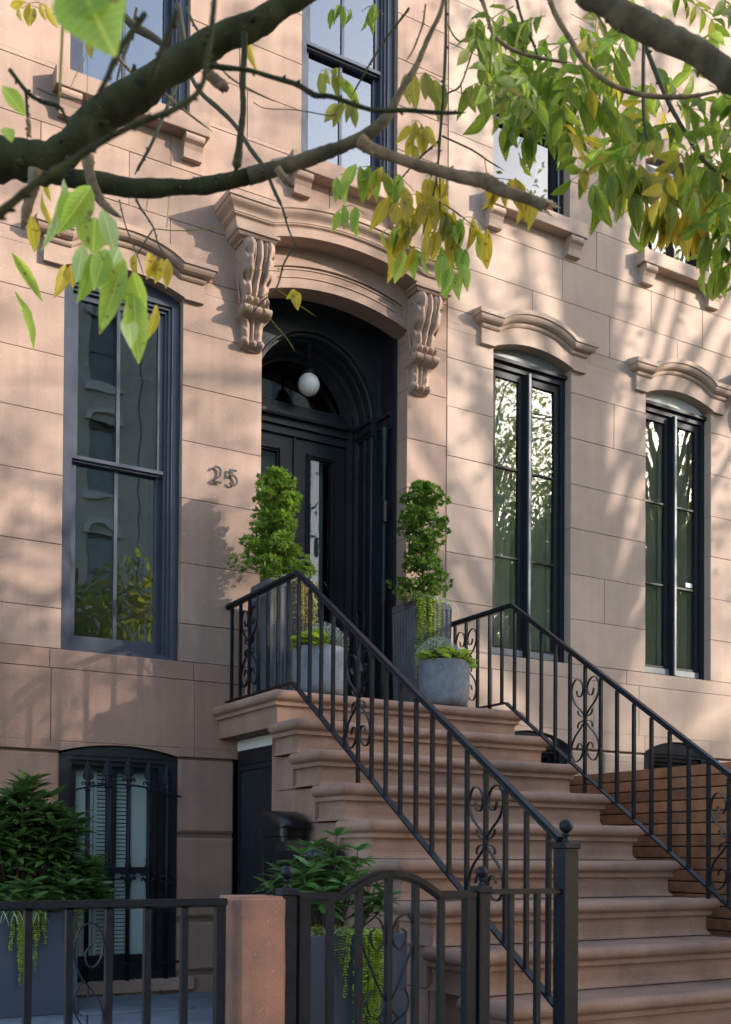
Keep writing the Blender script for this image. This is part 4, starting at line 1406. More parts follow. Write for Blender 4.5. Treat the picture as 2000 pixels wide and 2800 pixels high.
# ================================================================ BINS, PLANTERS, POTS
def bin_(x0, x1, y0, y1, z1, label):
    t = thing('wheelie_bin', label, 'bin', ((x0 + x1) / 2, (y0 + y1) / 2, AZ))
    b = MB()
    tx, ty = .03, .03
    n = 8
    def ring(z, k, r=.035):
        a, b_, c, d = x0 + tx * k, x1 - tx * k, y0 + ty * k, y1 - ty * k
        pts = []
        for cx, cy, s0 in ((b_ - r, d - r, 0), (a + r, d - r, 90), (a + r, c + r, 180), (b_ - r, c + r, 270)):
            for t_ in range(4):
                an = radians(s0 + t_ * 30)
                pts.append((cx + r * cos(an), cy + r * sin(an), z))
        return pts
    lev = [(AZ + .04, 1.0), (AZ + .30, .75), (AZ + .31, .65), (z1 - .15, .25), (z1 - .145, -.05), (z1 - .097, -.05)]
    v = [p for z, k in lev for p in ring(z, k)]
    b.add(v, [(i * 16 + k, i * 16 + (k + 1) % 16, (i + 1) * 16 + (k + 1) % 16, (i + 1) * 16 + k) for i in range(len(lev) - 1) for k in range(16)], False)
    b.build('body', 'bin_plastic', t)
    # domed lid: profile in y-z swept along x, dropping to the front lip
    W_ = y1 - y0
    pr = [(y0 - .03, z1 - .145), (y0 - .032, z1 - .125), (y0 - .015, z1 - .085), (y0 + W_ * .18, z1 - .035), (y0 + W_ * .42, z1 - .004), (y0 + W_ * .7, z1), (y1 + .005, z1 - .02), (y1 + .012, z1 - .06), (y1 + .012, z1 - .145)]
    pr = [(a, z1 - (z1 - b) * .68) for a, b in pr]
    m = MB()
    xs = [x0 - .010, x0 - .004, x0 + .015, x1 - .015, x1 + .004, x1 + .010]
    dr = [-.05, -.012, 0, 0, -.012, -.05]
    v = [(x, y, max(z + d, z1 - .0986)) for x, d in zip(xs, dr) for y, z in pr]
    k = len(pr)
    m.add(v, [(i * k + j, (i + 1) * k + j, (i + 1) * k + j + 1, i * k + j + 1) for i in range(5) for j in range(k - 1)], True)
    m.add(v[:k], [tuple(range(k))]).add(v[-k:], [tuple(range(k))[::-1]])
    m.build('lid', 'bin_plastic', t)
    MB().lathe([(0, -.004), (.012, -.002), (.014, .003), (.014, .008)], seg=12).build('rivet', 'number_metal', t)
    rv = t.children[-1] if t.children else None
    for c in t.children:
        pass
    rvo = [o for o in bpy.data.objects if o.parent == t and o.name.startswith('rivet')][0]
    for vv in rvo.data.vertices:
        a = vv.co.copy()
        vv.co = ((x0 + x1) / 2 - .03 + a.x, y0 - .004 + a.z * 1, z1 - .215 + a.y)
    MB().tube([(x0 + .03, y1 + .04, z1 - .12), (x1 - .03, y1 + .04, z1 - .12)], .013, 8).build('handle', 'bin_plastic', t)
    for x in (x0 + .035, x1 - .035):
        w_ = MB().tube([(x - .02, y1 - .03, AZ + .085), (x + .02, y1 - .03, AZ + .085)], .085, 16)
        w_.build('wheel', 'bin_plastic', t)
    return adopt(t)
bin_(2.60, 2.77, -1.36, -1.06, 1.65, 'tall black lidded bin against the stoop wall, further from the garden gate')
bin_(2.53, 2.755, -1.78, -1.45, 1.48, 'lower black lidded bin half hidden behind the rhododendron')

def box_planter(x0, x1, y0, y1, z0, z1, m, label, name='planter_box'):
    t = thing(name, label, 'planter', ((x0 + x1) / 2, (y0 + y1) / 2, z0))
    w_ = .02
    b = MB()
    b.bbox(x0, x1, y0, y0 + w_, z0, z1, .003).bbox(x0, x1, y1 - w_, y1, z0, z1, .003)
    b.bbox(x0, x0 + w_, y0 + w_, y1 - w_, z0, z1, .003).bbox(x1 - w_, x1, y0 + w_, y1 - w_, z0, z1, .003)
    b.build('box', m, t)
    MB().box(x0 + w_, x1 - w_, y0 + w_, y1 - w_, z1 - .06, z1 - .035).build('soil', 'soil', t)
    return adopt(t)
box_planter(1.19, 1.692, -.62, -.18, AZ, 1.075, 'planter_slate', 'large slate grey planter box behind the left iron fence')
box_planter(1.965, 2.46, -2.88, -2.42, AZ, 1.075, 'planter_slate', 'large slate grey planter box behind the arched gate')

def fluted(x0, x1, y0, y1, z0, z1, label):
    """tall tapered square planter with ribbed faces"""
    t = thing('fluted_planter', label, 'planter', ((x0 + x1) / 2, (y0 + y1) / 2, z0), 'pair of fluted planters beside the door')
    cx, cy, h = (x0 + x1) / 2, (y0 + y1) / 2, (x1 - x0) / 2
    def ring(z, k, rib):
        pts = []
        n = 8
        r = .02
        for s_ in range(4):
            for i in range(n * 4):
                u = -1 + 2 * i / (n * 4)
                d = h * k - (.007 if (rib and (i % 4) in (2, 3)) else 0)
                lim = h * k
                p = (u * lim, -d)
                if abs(u) > .92:
                    p = (u * lim * .985, -d * .985)
                a = s_ * pi / 2
                pts.append((cx + p[0] * cos(a) - p[1] * sin(a), cy + p[0] * sin(a) + p[1] * cos(a), z))
        return pts
    lev = [(z0, .93, 1), (z1 - .05, .995, 1), (z1 - .045, 1.0, 0), (z1 - .012, 1.0, 0), (z1, .975, 0), (z1, .88, 0), (z1 - .05, .88, 0)]
    N = 128
    v = [p for z, k, rb in lev for p in ring(z, k, rb)]
    MB().add(v, [(i * N + k, i * N + (k + 1) % N, (i + 1) * N + (k + 1) % N, (i + 1) * N + k) for i in range(len(lev) - 1) for k in range(N)]).build('body', 'planter_fluted', t)
    MB().box(cx - h * .9, cx + h * .9, cy - h * .9, cy + h * .9, z1 - .05, z1 - .03).build('soil', 'soil', t)
    return adopt(t)
fluted(2.925, 3.235, -.50, -.19, 2.385, 3.165, 'tall fluted grey planter left of the door, at the wall by the house number')
fluted(4.02, 4.33, -.50, -.19, 2.385, 3.165, 'tall fluted grey planter right of the door')

def pot(cx, cy, r, z0, h, label):
    t = thing('concrete_pot', label, 'pot', (cx, cy, z0), 'round concrete pots on the landing')
    pr = [(0, 0), (.60, 0), (.76, .015), (.88, .06), (.95, .14), (.985, .28), (1, .5), (1, .8), (.985, .97), (.965, 1), (.90, 1), (.88, .9), (.88, .85), (0, .85)]
    MB().lathe([(a * r, z0 + b * h) for a, b in pr], (cx, cy), 40).build('body', 'concrete', t)
    MB().lathe([(r * .88, z0 + .86 * h), (0, z0 + .88 * h)], (cx, cy), 24).build('soil', 'soil', t)
    return adopt(t)
POTL = (3.150, -.745, .168)
POTR = (4.075, -.775, .170)
pot(*POTL, 2.385, .305, 'round grey concrete pot behind the left stoop railing')
pot(*POTR, 2.385, .305, 'round grey concrete pot at the top right of the steps')

# ================================================================ PLANTS
def rv(s=1.0):
    return Vector((random.gauss(0, s), random.gauss(0, s), random.gauss(0, s)))

def leaf_shape(length, width, fold=.12, curve=.15, n=5, blunt=.5, round_=False):
    """leaf lying along +X, normal +Z; returns verts, faces"""
    v = []
    f = []
    for i in range(n + 1):
        t = i / n
        w_ = ((sin(pi * t ** .75)) ** .55 if round_ else (sin(pi * t ** .94)) ** .92) * width * .5 if 0 < i < n else 0
        if i in (0, n):
            w_ = width * .02
        x = t * length
        z = -curve * length * t * t
        v += [(x, -w_, z + fold * w_), (x, 0, z), (x, w_, z + fold * w_)]
    for i in range(n):
        a = 3 * i
        f += [(a, a + 3, a + 4, a + 1), (a + 1, a + 4, a + 5, a + 2)]
    return v, f

def basis(d, up):
    x = d.normalized()
    y = up.cross(x)
    if y.length < 1e-4:
        y = x.orthogonal()
    y.normalize()
    return Matrix((x, y, x.cross(y))).transposed()

def put(mb, shp, pos, d, up, s=1.0):
    B = basis(d, up)
    mb.add([pos + B @ (Vector(p) * s) for p in shp[0]], shp[1], True)

def cypress(name_label, base, height, r0, seed, sparse=1.0, lean=(0, 0), lobes=None, pw=.5):
    random.seed(seed)
    t = thing('cypress_tree', name_label, 'shrub', base, 'pair of hinoki cypresses beside the door')
    B = Vector(base)
    trunk = [B + Vector((lean[0] * k + .015 * sin(k * 7), lean[1] * k, height * k)) for k in [i / 8 for i in range(9)]]
    MB().tube(trunk, [.016 * (1 - .8 * i / 8) for i in range(9)], 6).build('trunk', 'bark', t)
    br = MB()
    cr = MB()
    frond = []
    # a fan of flat scale-like tips
    def fan():
        v = []
        f = []
        for k in range(7):
            a = radians(-66 + 22 * k + random.uniform(-7, 7))
            L_ = .027 * (1 - abs(k - 3) * .13) * random.uniform(.8, 1.15)
            w_ = .0042
            dx, dy = cos(a), sin(a)
            o = Vector((.006, 0, 0))
            z = random.uniform(-.006, .006)
            i0 = len(v)
            v += [tuple(o), (o.x + dx * L_ * .55 - dy * w_, dy * L_ * .55 + dx * w_, z * .5), (o.x + dx * L_, dy * L_, z), (o.x + dx * L_ * .55 + dy * w_, dy * L_ * .55 - dx * w_, z * .5)]
            f.append((i0, i0 + 1, i0 + 2, i0 + 3))
        return v, f
    fans = [fan() for _ in range(8)]
    nb = int(lobes[0] if lobes else 46)
    for b in range(nb):
        k = (b + .5) / nb
        k = min(.98, k + random.uniform(-.02, .02))
        p0 = B + Vector((lean[0] * k, lean[1] * k, height * k))
        env = r0 * ((1 - k) ** pw * (1 + .22 * sin(k * 13 + seed))) * random.uniform(.38, 1.28) * (1 if k > .06 else .6)
        env = max(env, .035)
        a = b * 2.399 + random.uniform(-.5, .5)
        d = Vector((cos(a), sin(a), random.uniform(-.05, .55)))
        tip = p0 + d * env
        br.tube([p0, p0.lerp(tip, .5) + rv(.008), tip], [.006, .004, .002], 4)
        if random.random() > sparse:
            continue
        # clumps (pads) along the branch
        for c in range(3 if env > .09 else 2):
            cc = p0.lerp(tip, [1.0, .68, .38][c]) + rv(.008)
            cr_ = random.uniform(.022, .048) * (1.0 if c else 1.15)
            cr_ *= .75 + .5 * (1 - k)
            for q in range(int(50 * sparse)):
                u = rv(1)
                u.normalize()
                pos = cc + Vector((u.x * cr_, u.y * cr_, u.z * cr_ * .62))
                dirv = (u + Vector((0, 0, .35)) + d * .5 + rv(.25))
                put(cr, random.choice(fans), pos, dirv, rv(1) + Vector((0, 0, 1.2)), random.uniform(.75, 1.25))
    br.build('branches', 'bark', t)
    cr.build('crown', 'cypress', t)
    return adopt(t)
cypress('dense green cypress with a pointed top in the left fluted planter', (3.06, -.345, 3.14), .76, .205, 11, .86, (-.02, 0), (52,), .55)
cypress('airier green cypress with bare twigs showing, in the right fluted planter', (4.17, -.345, 3.14), .88, .175, 23, .74, (.015, 0), (50,), .30)

def strands(label, name, spots, lens, m, seed, spread=.02, leaf=.013, group=None, out=(0, -1, 0)):
    """hanging strands of round paired leaves"""
    random.seed(seed)
    c = Vector(spots[0])
    t = thing(name, label, 'plant', tuple(c), group)
    st = MB()
    lf_ = MB()
    shp = leaf_shape(1, 1, .1, .1, 4, round_=True)
    for sp in spots:
        p = Vector(sp) + Vector((random.uniform(-spread, spread), random.uniform(-.01, .01), 0))
        L_ = random.uniform(*lens)
        path = [p + Vector((0, .03, .01)), p + Vector(out) * .018 + Vector((0, 0, .006))]
        n = max(3, int(L_ / .022))
        q = path[-1].copy()
        for i in range(n):
            q = q + Vector((random.gauss(0, .003), random.gauss(0, .0015), -L_ / n))
            path.append(q.copy())
        st.tube(path, .0016, 4, cap=False)
        for i in range(1, len(path)):
            for j in range(2):
                a0 = path[i - 1].lerp(path[i], (j + .5) / 2)
                an = random.uniform(0, pi)
                for s_ in (-1, 1):
                    d = Vector((cos(an) * s_, sin(an) * s_ * .7 - .25, -.25))
                    put(lf_, shp, a0, d, Vector((0, -.7, 1)) + rv(.3), leaf * random.uniform(.75, 1.25) * (1 - .35 * i / len(path)))
    st.build('stems', 'twig', t)
    lf_.build('leaves', m, t)
    return adopt(t)

def mound(label, name, c, rx, ry, h, m, seed, n=500, leaf=(.012, .007), stems=True, round_=False, cat='plant', up=.6, group=None):
    random.seed(seed)
    t = thing(name, label, cat, c, group)
    C = Vector(c)
    lf_ = MB()
    st = MB()
    shp = [leaf_shape(1, leaf[1] / leaf[0], .15, .2, 3, round_=round_) for _ in range(2)]
    for i in range(n):
        a = random.uniform(0, 2 * pi)
        r_ = sqrt(random.random())
        zz = random.random() ** .6
        p = C + Vector((rx * r_ * cos(a), ry * r_ * sin(a), h * zz * (1 - .5 * r_ * r_)))
        d = Vector((cos(a) * r_, sin(a) * r_, up)) + rv(.5)
        put(lf_, random.choice(shp), p, d, rv(.6) + Vector((0, 0, 1)), leaf[0] * random.uniform(.6, 1.3))
        if stems and i % 9 == 0:
            st.tube([C + Vector((rx * r_ * cos(a) * .6, ry * r_ * sin(a) * .6, -.01)), p], .0013, 3, cap=False)
    if stems:
        st.build('stems', 'twig', t)
    lf_.build('leaves', m, t)
    return adopt(t)

def ribbons(label, c, n, L_, seed, spread=.10, m='ribbon', droop=1.0, wd=.0075):
    random.seed(seed)
    t = thing('ribbon_grass', label, 'plant', c)
    C = Vector(c)
    mb = MB()
    for i in range(n):
        a = random.uniform(0, 2 * pi)
        l_ = L_ * random.uniform(.6, 1.15)
        d = Vector((cos(a), sin(a), 0))
        base = C + d * random.uniform(0, .02) + Vector((random.uniform(-spread, spread), random.uniform(-.02, .02), 0))
        pts = []
        for k in range(9):
            u = k / 8
            pts.append(base + d * (l_ * .62 * u) + Vector((0, 0, l_ * (.75 * u - droop * .95 * u * u))))
        side = Vector((-sin(a), cos(a), 0))
        v = []
        for k, p in enumerate(pts):
            ww = wd * (1 - (k / 8) ** 2.5 * .9) * .5
            v += [p - side * ww, p + side * ww]
        mb.add(v, [(2 * k, 2 * k + 1, 2 * k + 3, 2 * k + 2) for k in range(8)], True)
    mb.build('blades', m, t)
    return adopt(t)

ribbons('cream striped spider grass arching from the left fluted planter', (3.10, -.47, 3.165), 40, .26, 3, .05)
ribbons('cream striped grass drooping from the right fluted planter', (4.15, -.47, 3.165), 46, .21, 4, .10)
ribbons('cream grass on the right corner of the right fluted planter', (4.30, -.40, 3.15), 26, .20, 5, .02)
mound('low trailing greenery on the left rim of the right fluted planter', 'ground_cover', (4.07, -.44, 3.14), .13, .09, .09, 'sedum', 31, 700, (.016, .009))
mound('low leafy filler at the foot of the left cypress', 'ground_cover', (3.05, -.42, 3.14), .13, .08, .07, 'sedum', 32, 450, (.016, .009))
strands('short green trailing sprigs on the left corner of the right fluted planter', 'trailing_plant', [(4.02 + .008 * i, -.50, 3.15) for i in range(7)], (.05, .20), 'leaf_green', 33, leaf=.011)
strands('yellow green creeping jenny cascading down the front of the right fluted planter', 'creeping_jenny', [(4.025 + .0105 * i, -.508 - .012 * (i % 3), 3.16) for i in range(18)], (.18, .62), 'jenny', 34, spread=.012, leaf=.0135)
strands('sunlit golden creeping jenny hanging from the left fluted planter behind the railing', 'creeping_jenny', [(3.09 + .0098 * i, -.508 - .010 * (i % 3), 3.16) for i in range(15)], (.26, .55), 'jenny_sunlit', 35, spread=.012, leaf=.013)
strands('single pale trailing strand at the left edge of the left fluted planter', 'trailing_plant', [(2.955, -.505, 3.15), (2.965, -.505, 3.15)], (.10, .30), 'jenny', 36, spread=.004, leaf=.011)

def heuchera(label, c, r, seed, arc=(0, 2 * pi), n=64, m='jenny'):
    random.seed(seed)
    t = thing('coral_bells', label, 'plant', c)
    C = Vector(c)
    lf_ = MB()
    st = MB()
    def lobed(s_):
        v = [(0, 0, 0)]
        for k in range(17):
            a = radians(-150 + 300 * k / 16)
            rr = s_ * (.9 + .14 * cos(k * pi * .75)) * (1 if abs(a) < 2.2 else .8)
            v.append((rr * cos(a) + s_ * .35, rr * sin(a), .10 * s_ * sin(k * 2.4) - .08 * s_))
        return v, [(0, k, k + 1) for k in range(1, 17)]
    sh = [lobed(1.0), lobed(1.0)]
    for i in range(n):
        a = random.uniform(*arc)
        rr = r * random.uniform(.35, 1.05)
        p = C + Vector((rr * cos(a), rr * sin(a), random.uniform(.0, .11) * (1.3 - .8 * rr / r) + .012))
        d = Vector((cos(a), sin(a), random.uniform(-.3, .5)))
        put(lf_, random.choice(sh), p, d, Vector((.2 * cos(a), .2 * sin(a) - .35, 1)) + rv(.28), random.uniform(.026, .042))
        st.tube([C + Vector((rr * .3 * cos(a), rr * .3 * sin(a), -.02)), p], .0018, 4, cap=False)
    st.build('stems', 'twig', t)
    lf_.build('leaves', m, t)
    return adopt(t)
for (cx, cy, r_), lb, sd, arc in ((POTL, 'left', 41, (2.2, 4.6)), (POTR, 'right', 42, (3.0, 6.2))):
    heuchera('lime green coral bells spilling over the rim of the %s concrete pot' % lb, (cx, cy, 2.67), r_ + .005, sd, arc)
    mound('silver grey fine leaved bush in the %s concrete pot' % lb, 'silver_bush', (cx + (-.03 if lb == 'right' else .05), cy + .02, 2.66), .155, .13, .20, 'silver', sd + 5, 3000, (.014, .0032), up=1.2)

def whorl_shrub(label, name, c, rx, ry, h, m, seed, nst, leaf, cat='shrub', per=11, top=None):
    """upright stems ending in whorls of long glossy leaves"""
    random.seed(seed)
    t = thing(name, label, cat, c)
    C = Vector(c)
    st = MB()
    lf_ = MB()
    shp = [leaf_shape(1, leaf[1] / leaf[0], .25, random.uniform(.05, .30), 6) for _ in range(5)]
    for i in range(nst):
        a = i * 2.399 + random.uniform(-.3, .3)
        rr = sqrt((i + .5) / nst)
        hh = h * (1 - .55 * rr ** 2) * random.uniform(.80, 1.06)
        if i == 0:
            hh = h * 1.05
        if i > nst * .55 and nst > 30:
            hh *= random.uniform(.22, .8)
        tip = C + Vector((rx * rr * cos(a), ry * rr * sin(a), hh))
        b = C + Vector((rx * .35 * rr * cos(a), ry * .35 * rr * sin(a), 0))
        mid = b.lerp(tip, .55) + Vector((rx * .12 * cos(a) * rr, ry * .12 * sin(a) * rr, 0))
        st.tube([b, mid, tip], [.0055, .004, .0025], 5)
        d0 = (tip - mid).normalized()
        levels = 4
        for lv in range(levels):
            p = tip - (tip - mid) * (lv * .26)
            for k in range(per - lv):
                an = k * 2.399 + lv + random.uniform(-.3, .3)
                side = Vector((cos(an), sin(an), 0))
                d = (side + d0 * lerp(.75, -.05, min(1, (lv + k / per) / 2.2)) + rv(.13))
                put(lf_, random.choice(shp), p + side * .004, d, d0 + rv(.15), leaf[0] * random.uniform(.7, 1.12) * (.75 if (lv == 0 and k < 4) else 1))
    st.build('stems', 'twig', t)
    lf_.build('leaves', m, t)
    return adopt(t)
whorl_shrub('dense dark green laurel shrub in the left planter box, in front of the basement window', 'laurel_shrub', (1.44, -.42, 1.04), .44, .26, .74, 'laurel', 51, 105, (.135, .036), per=12)
whorl_shrub('open rhododendron with rosettes of leathery leaves in the planter behind the gate', 'rhododendron', (2.20, -2.64, 1.04), .30, .24, .42, 'rhodo', 52, 22, (.105, .034), per=9)
ribbons('white striped grass in the left planter box', (1.36, -.60, 1.06), 36, .24, 6, .16, wd=.008)
ribbons('striped grass at the near edge of the planter behind the gate', (2.14, -2.83, 1.07), 30, .22, 7, .12, wd=.006)
ribbons('fine green grass tuft at the right of the planter behind the gate', (2.40, -2.72, 1.07), 60, .13, 8, .06, m='sedum', wd=.0025)
mound('green and yellow sedum filling the right side of the left planter box', 'sedum_plant', (1.60, -.56, 1.05), .16, .07, .085, 'sedum', 53, 900, (.014, .009), round_=True)
mound('mossy sedum filling the planter behind the gate', 'sedum_plant', (2.12, -2.80, 1.05), .17, .08, .06, 'sedum', 54, 900, (.012, .008), round_=True)
strands('bright green creeping jenny hanging down the front of the left planter box', 'creeping_jenny', [(1.345 + .010 * i, -.628, 1.08) for i in range(9)], (.18, .42), 'jenny', 55, leaf=.017)
strands('shorter creeping jenny strands near the middle of the left planter box', 'creeping_jenny', [(1.455 + .010 * i, -.628, 1.08) for i in range(5)], (.10, .26), 'jenny', 58, leaf=.015)
strands('wispy trailing sedum at the right corner of the left planter box', 'trailing_plant', [(1.62 + .012 * i, -.628, 1.08) for i in range(7)], (.05, .18), 'sedum', 56, leaf=.013)
strands('thick lime curtain of creeping jenny in front of the planter behind the gate', 'creeping_jenny', [(2.19 + .0085 * i, -2.888 - .010 * (i % 3), 1.085) for i in range(15)], (.26, .56), 'jenny', 57, leaf=.017)
strands('thin straggly strand left of the lime creeping jenny behind the gate', 'trailing_plant', [(2.10 + .012 * i, -2.89, 1.08) for i in range(5)], (.05, .20), 'sedum', 59, leaf=.011)

# fallen leaves along the basement sill and the foot of the wall
random.seed(61)
lt = MB()
for i in range(110):
    on_sill = i < 30
    x = random.uniform(1.76, 2.5) if on_sill else random.uniform(1.70, 2.40)
    y = random.uniform(-.035, .0) if on_sill else -.06 - abs(random.gauss(0, .035))
    z = (.603 if on_sill else AZ + .014) + random.uniform(0, .012)
    put(lt, leaf_shape(1, .5, .3, .3, 3), Vector((x, y, z)), rv(1) * Vector((1, 1, .3)), Vector((0, 0, 1)) + rv(.4), random.uniform(.014, .03))
o = lt.build('fallen_leaves', 'litter')
tag(o, None, None, kind='stuff')
# a few single leaves caught on the steps
for i, (x, y, z) in enumerate(((3.35, -2.20, 1.588), (3.30, -2.24, 1.588), (4.05, -3.0, .99))):
    o = MB()
    put(o, leaf_shape(1, .45, .3, .3, 4), Vector((x, y, z)), Vector((1, -.4, .1)) + rv(.2), Vector((0, 0, 1)), .035)
    tag(o.build('fallen_leaf', 'litter'), ('small curled brown leaf lying on the fifth step', 'second curled leaf just left of the brown one on the fifth step', 'small pale leaf on one of the lower steps')[i], 'leaf')

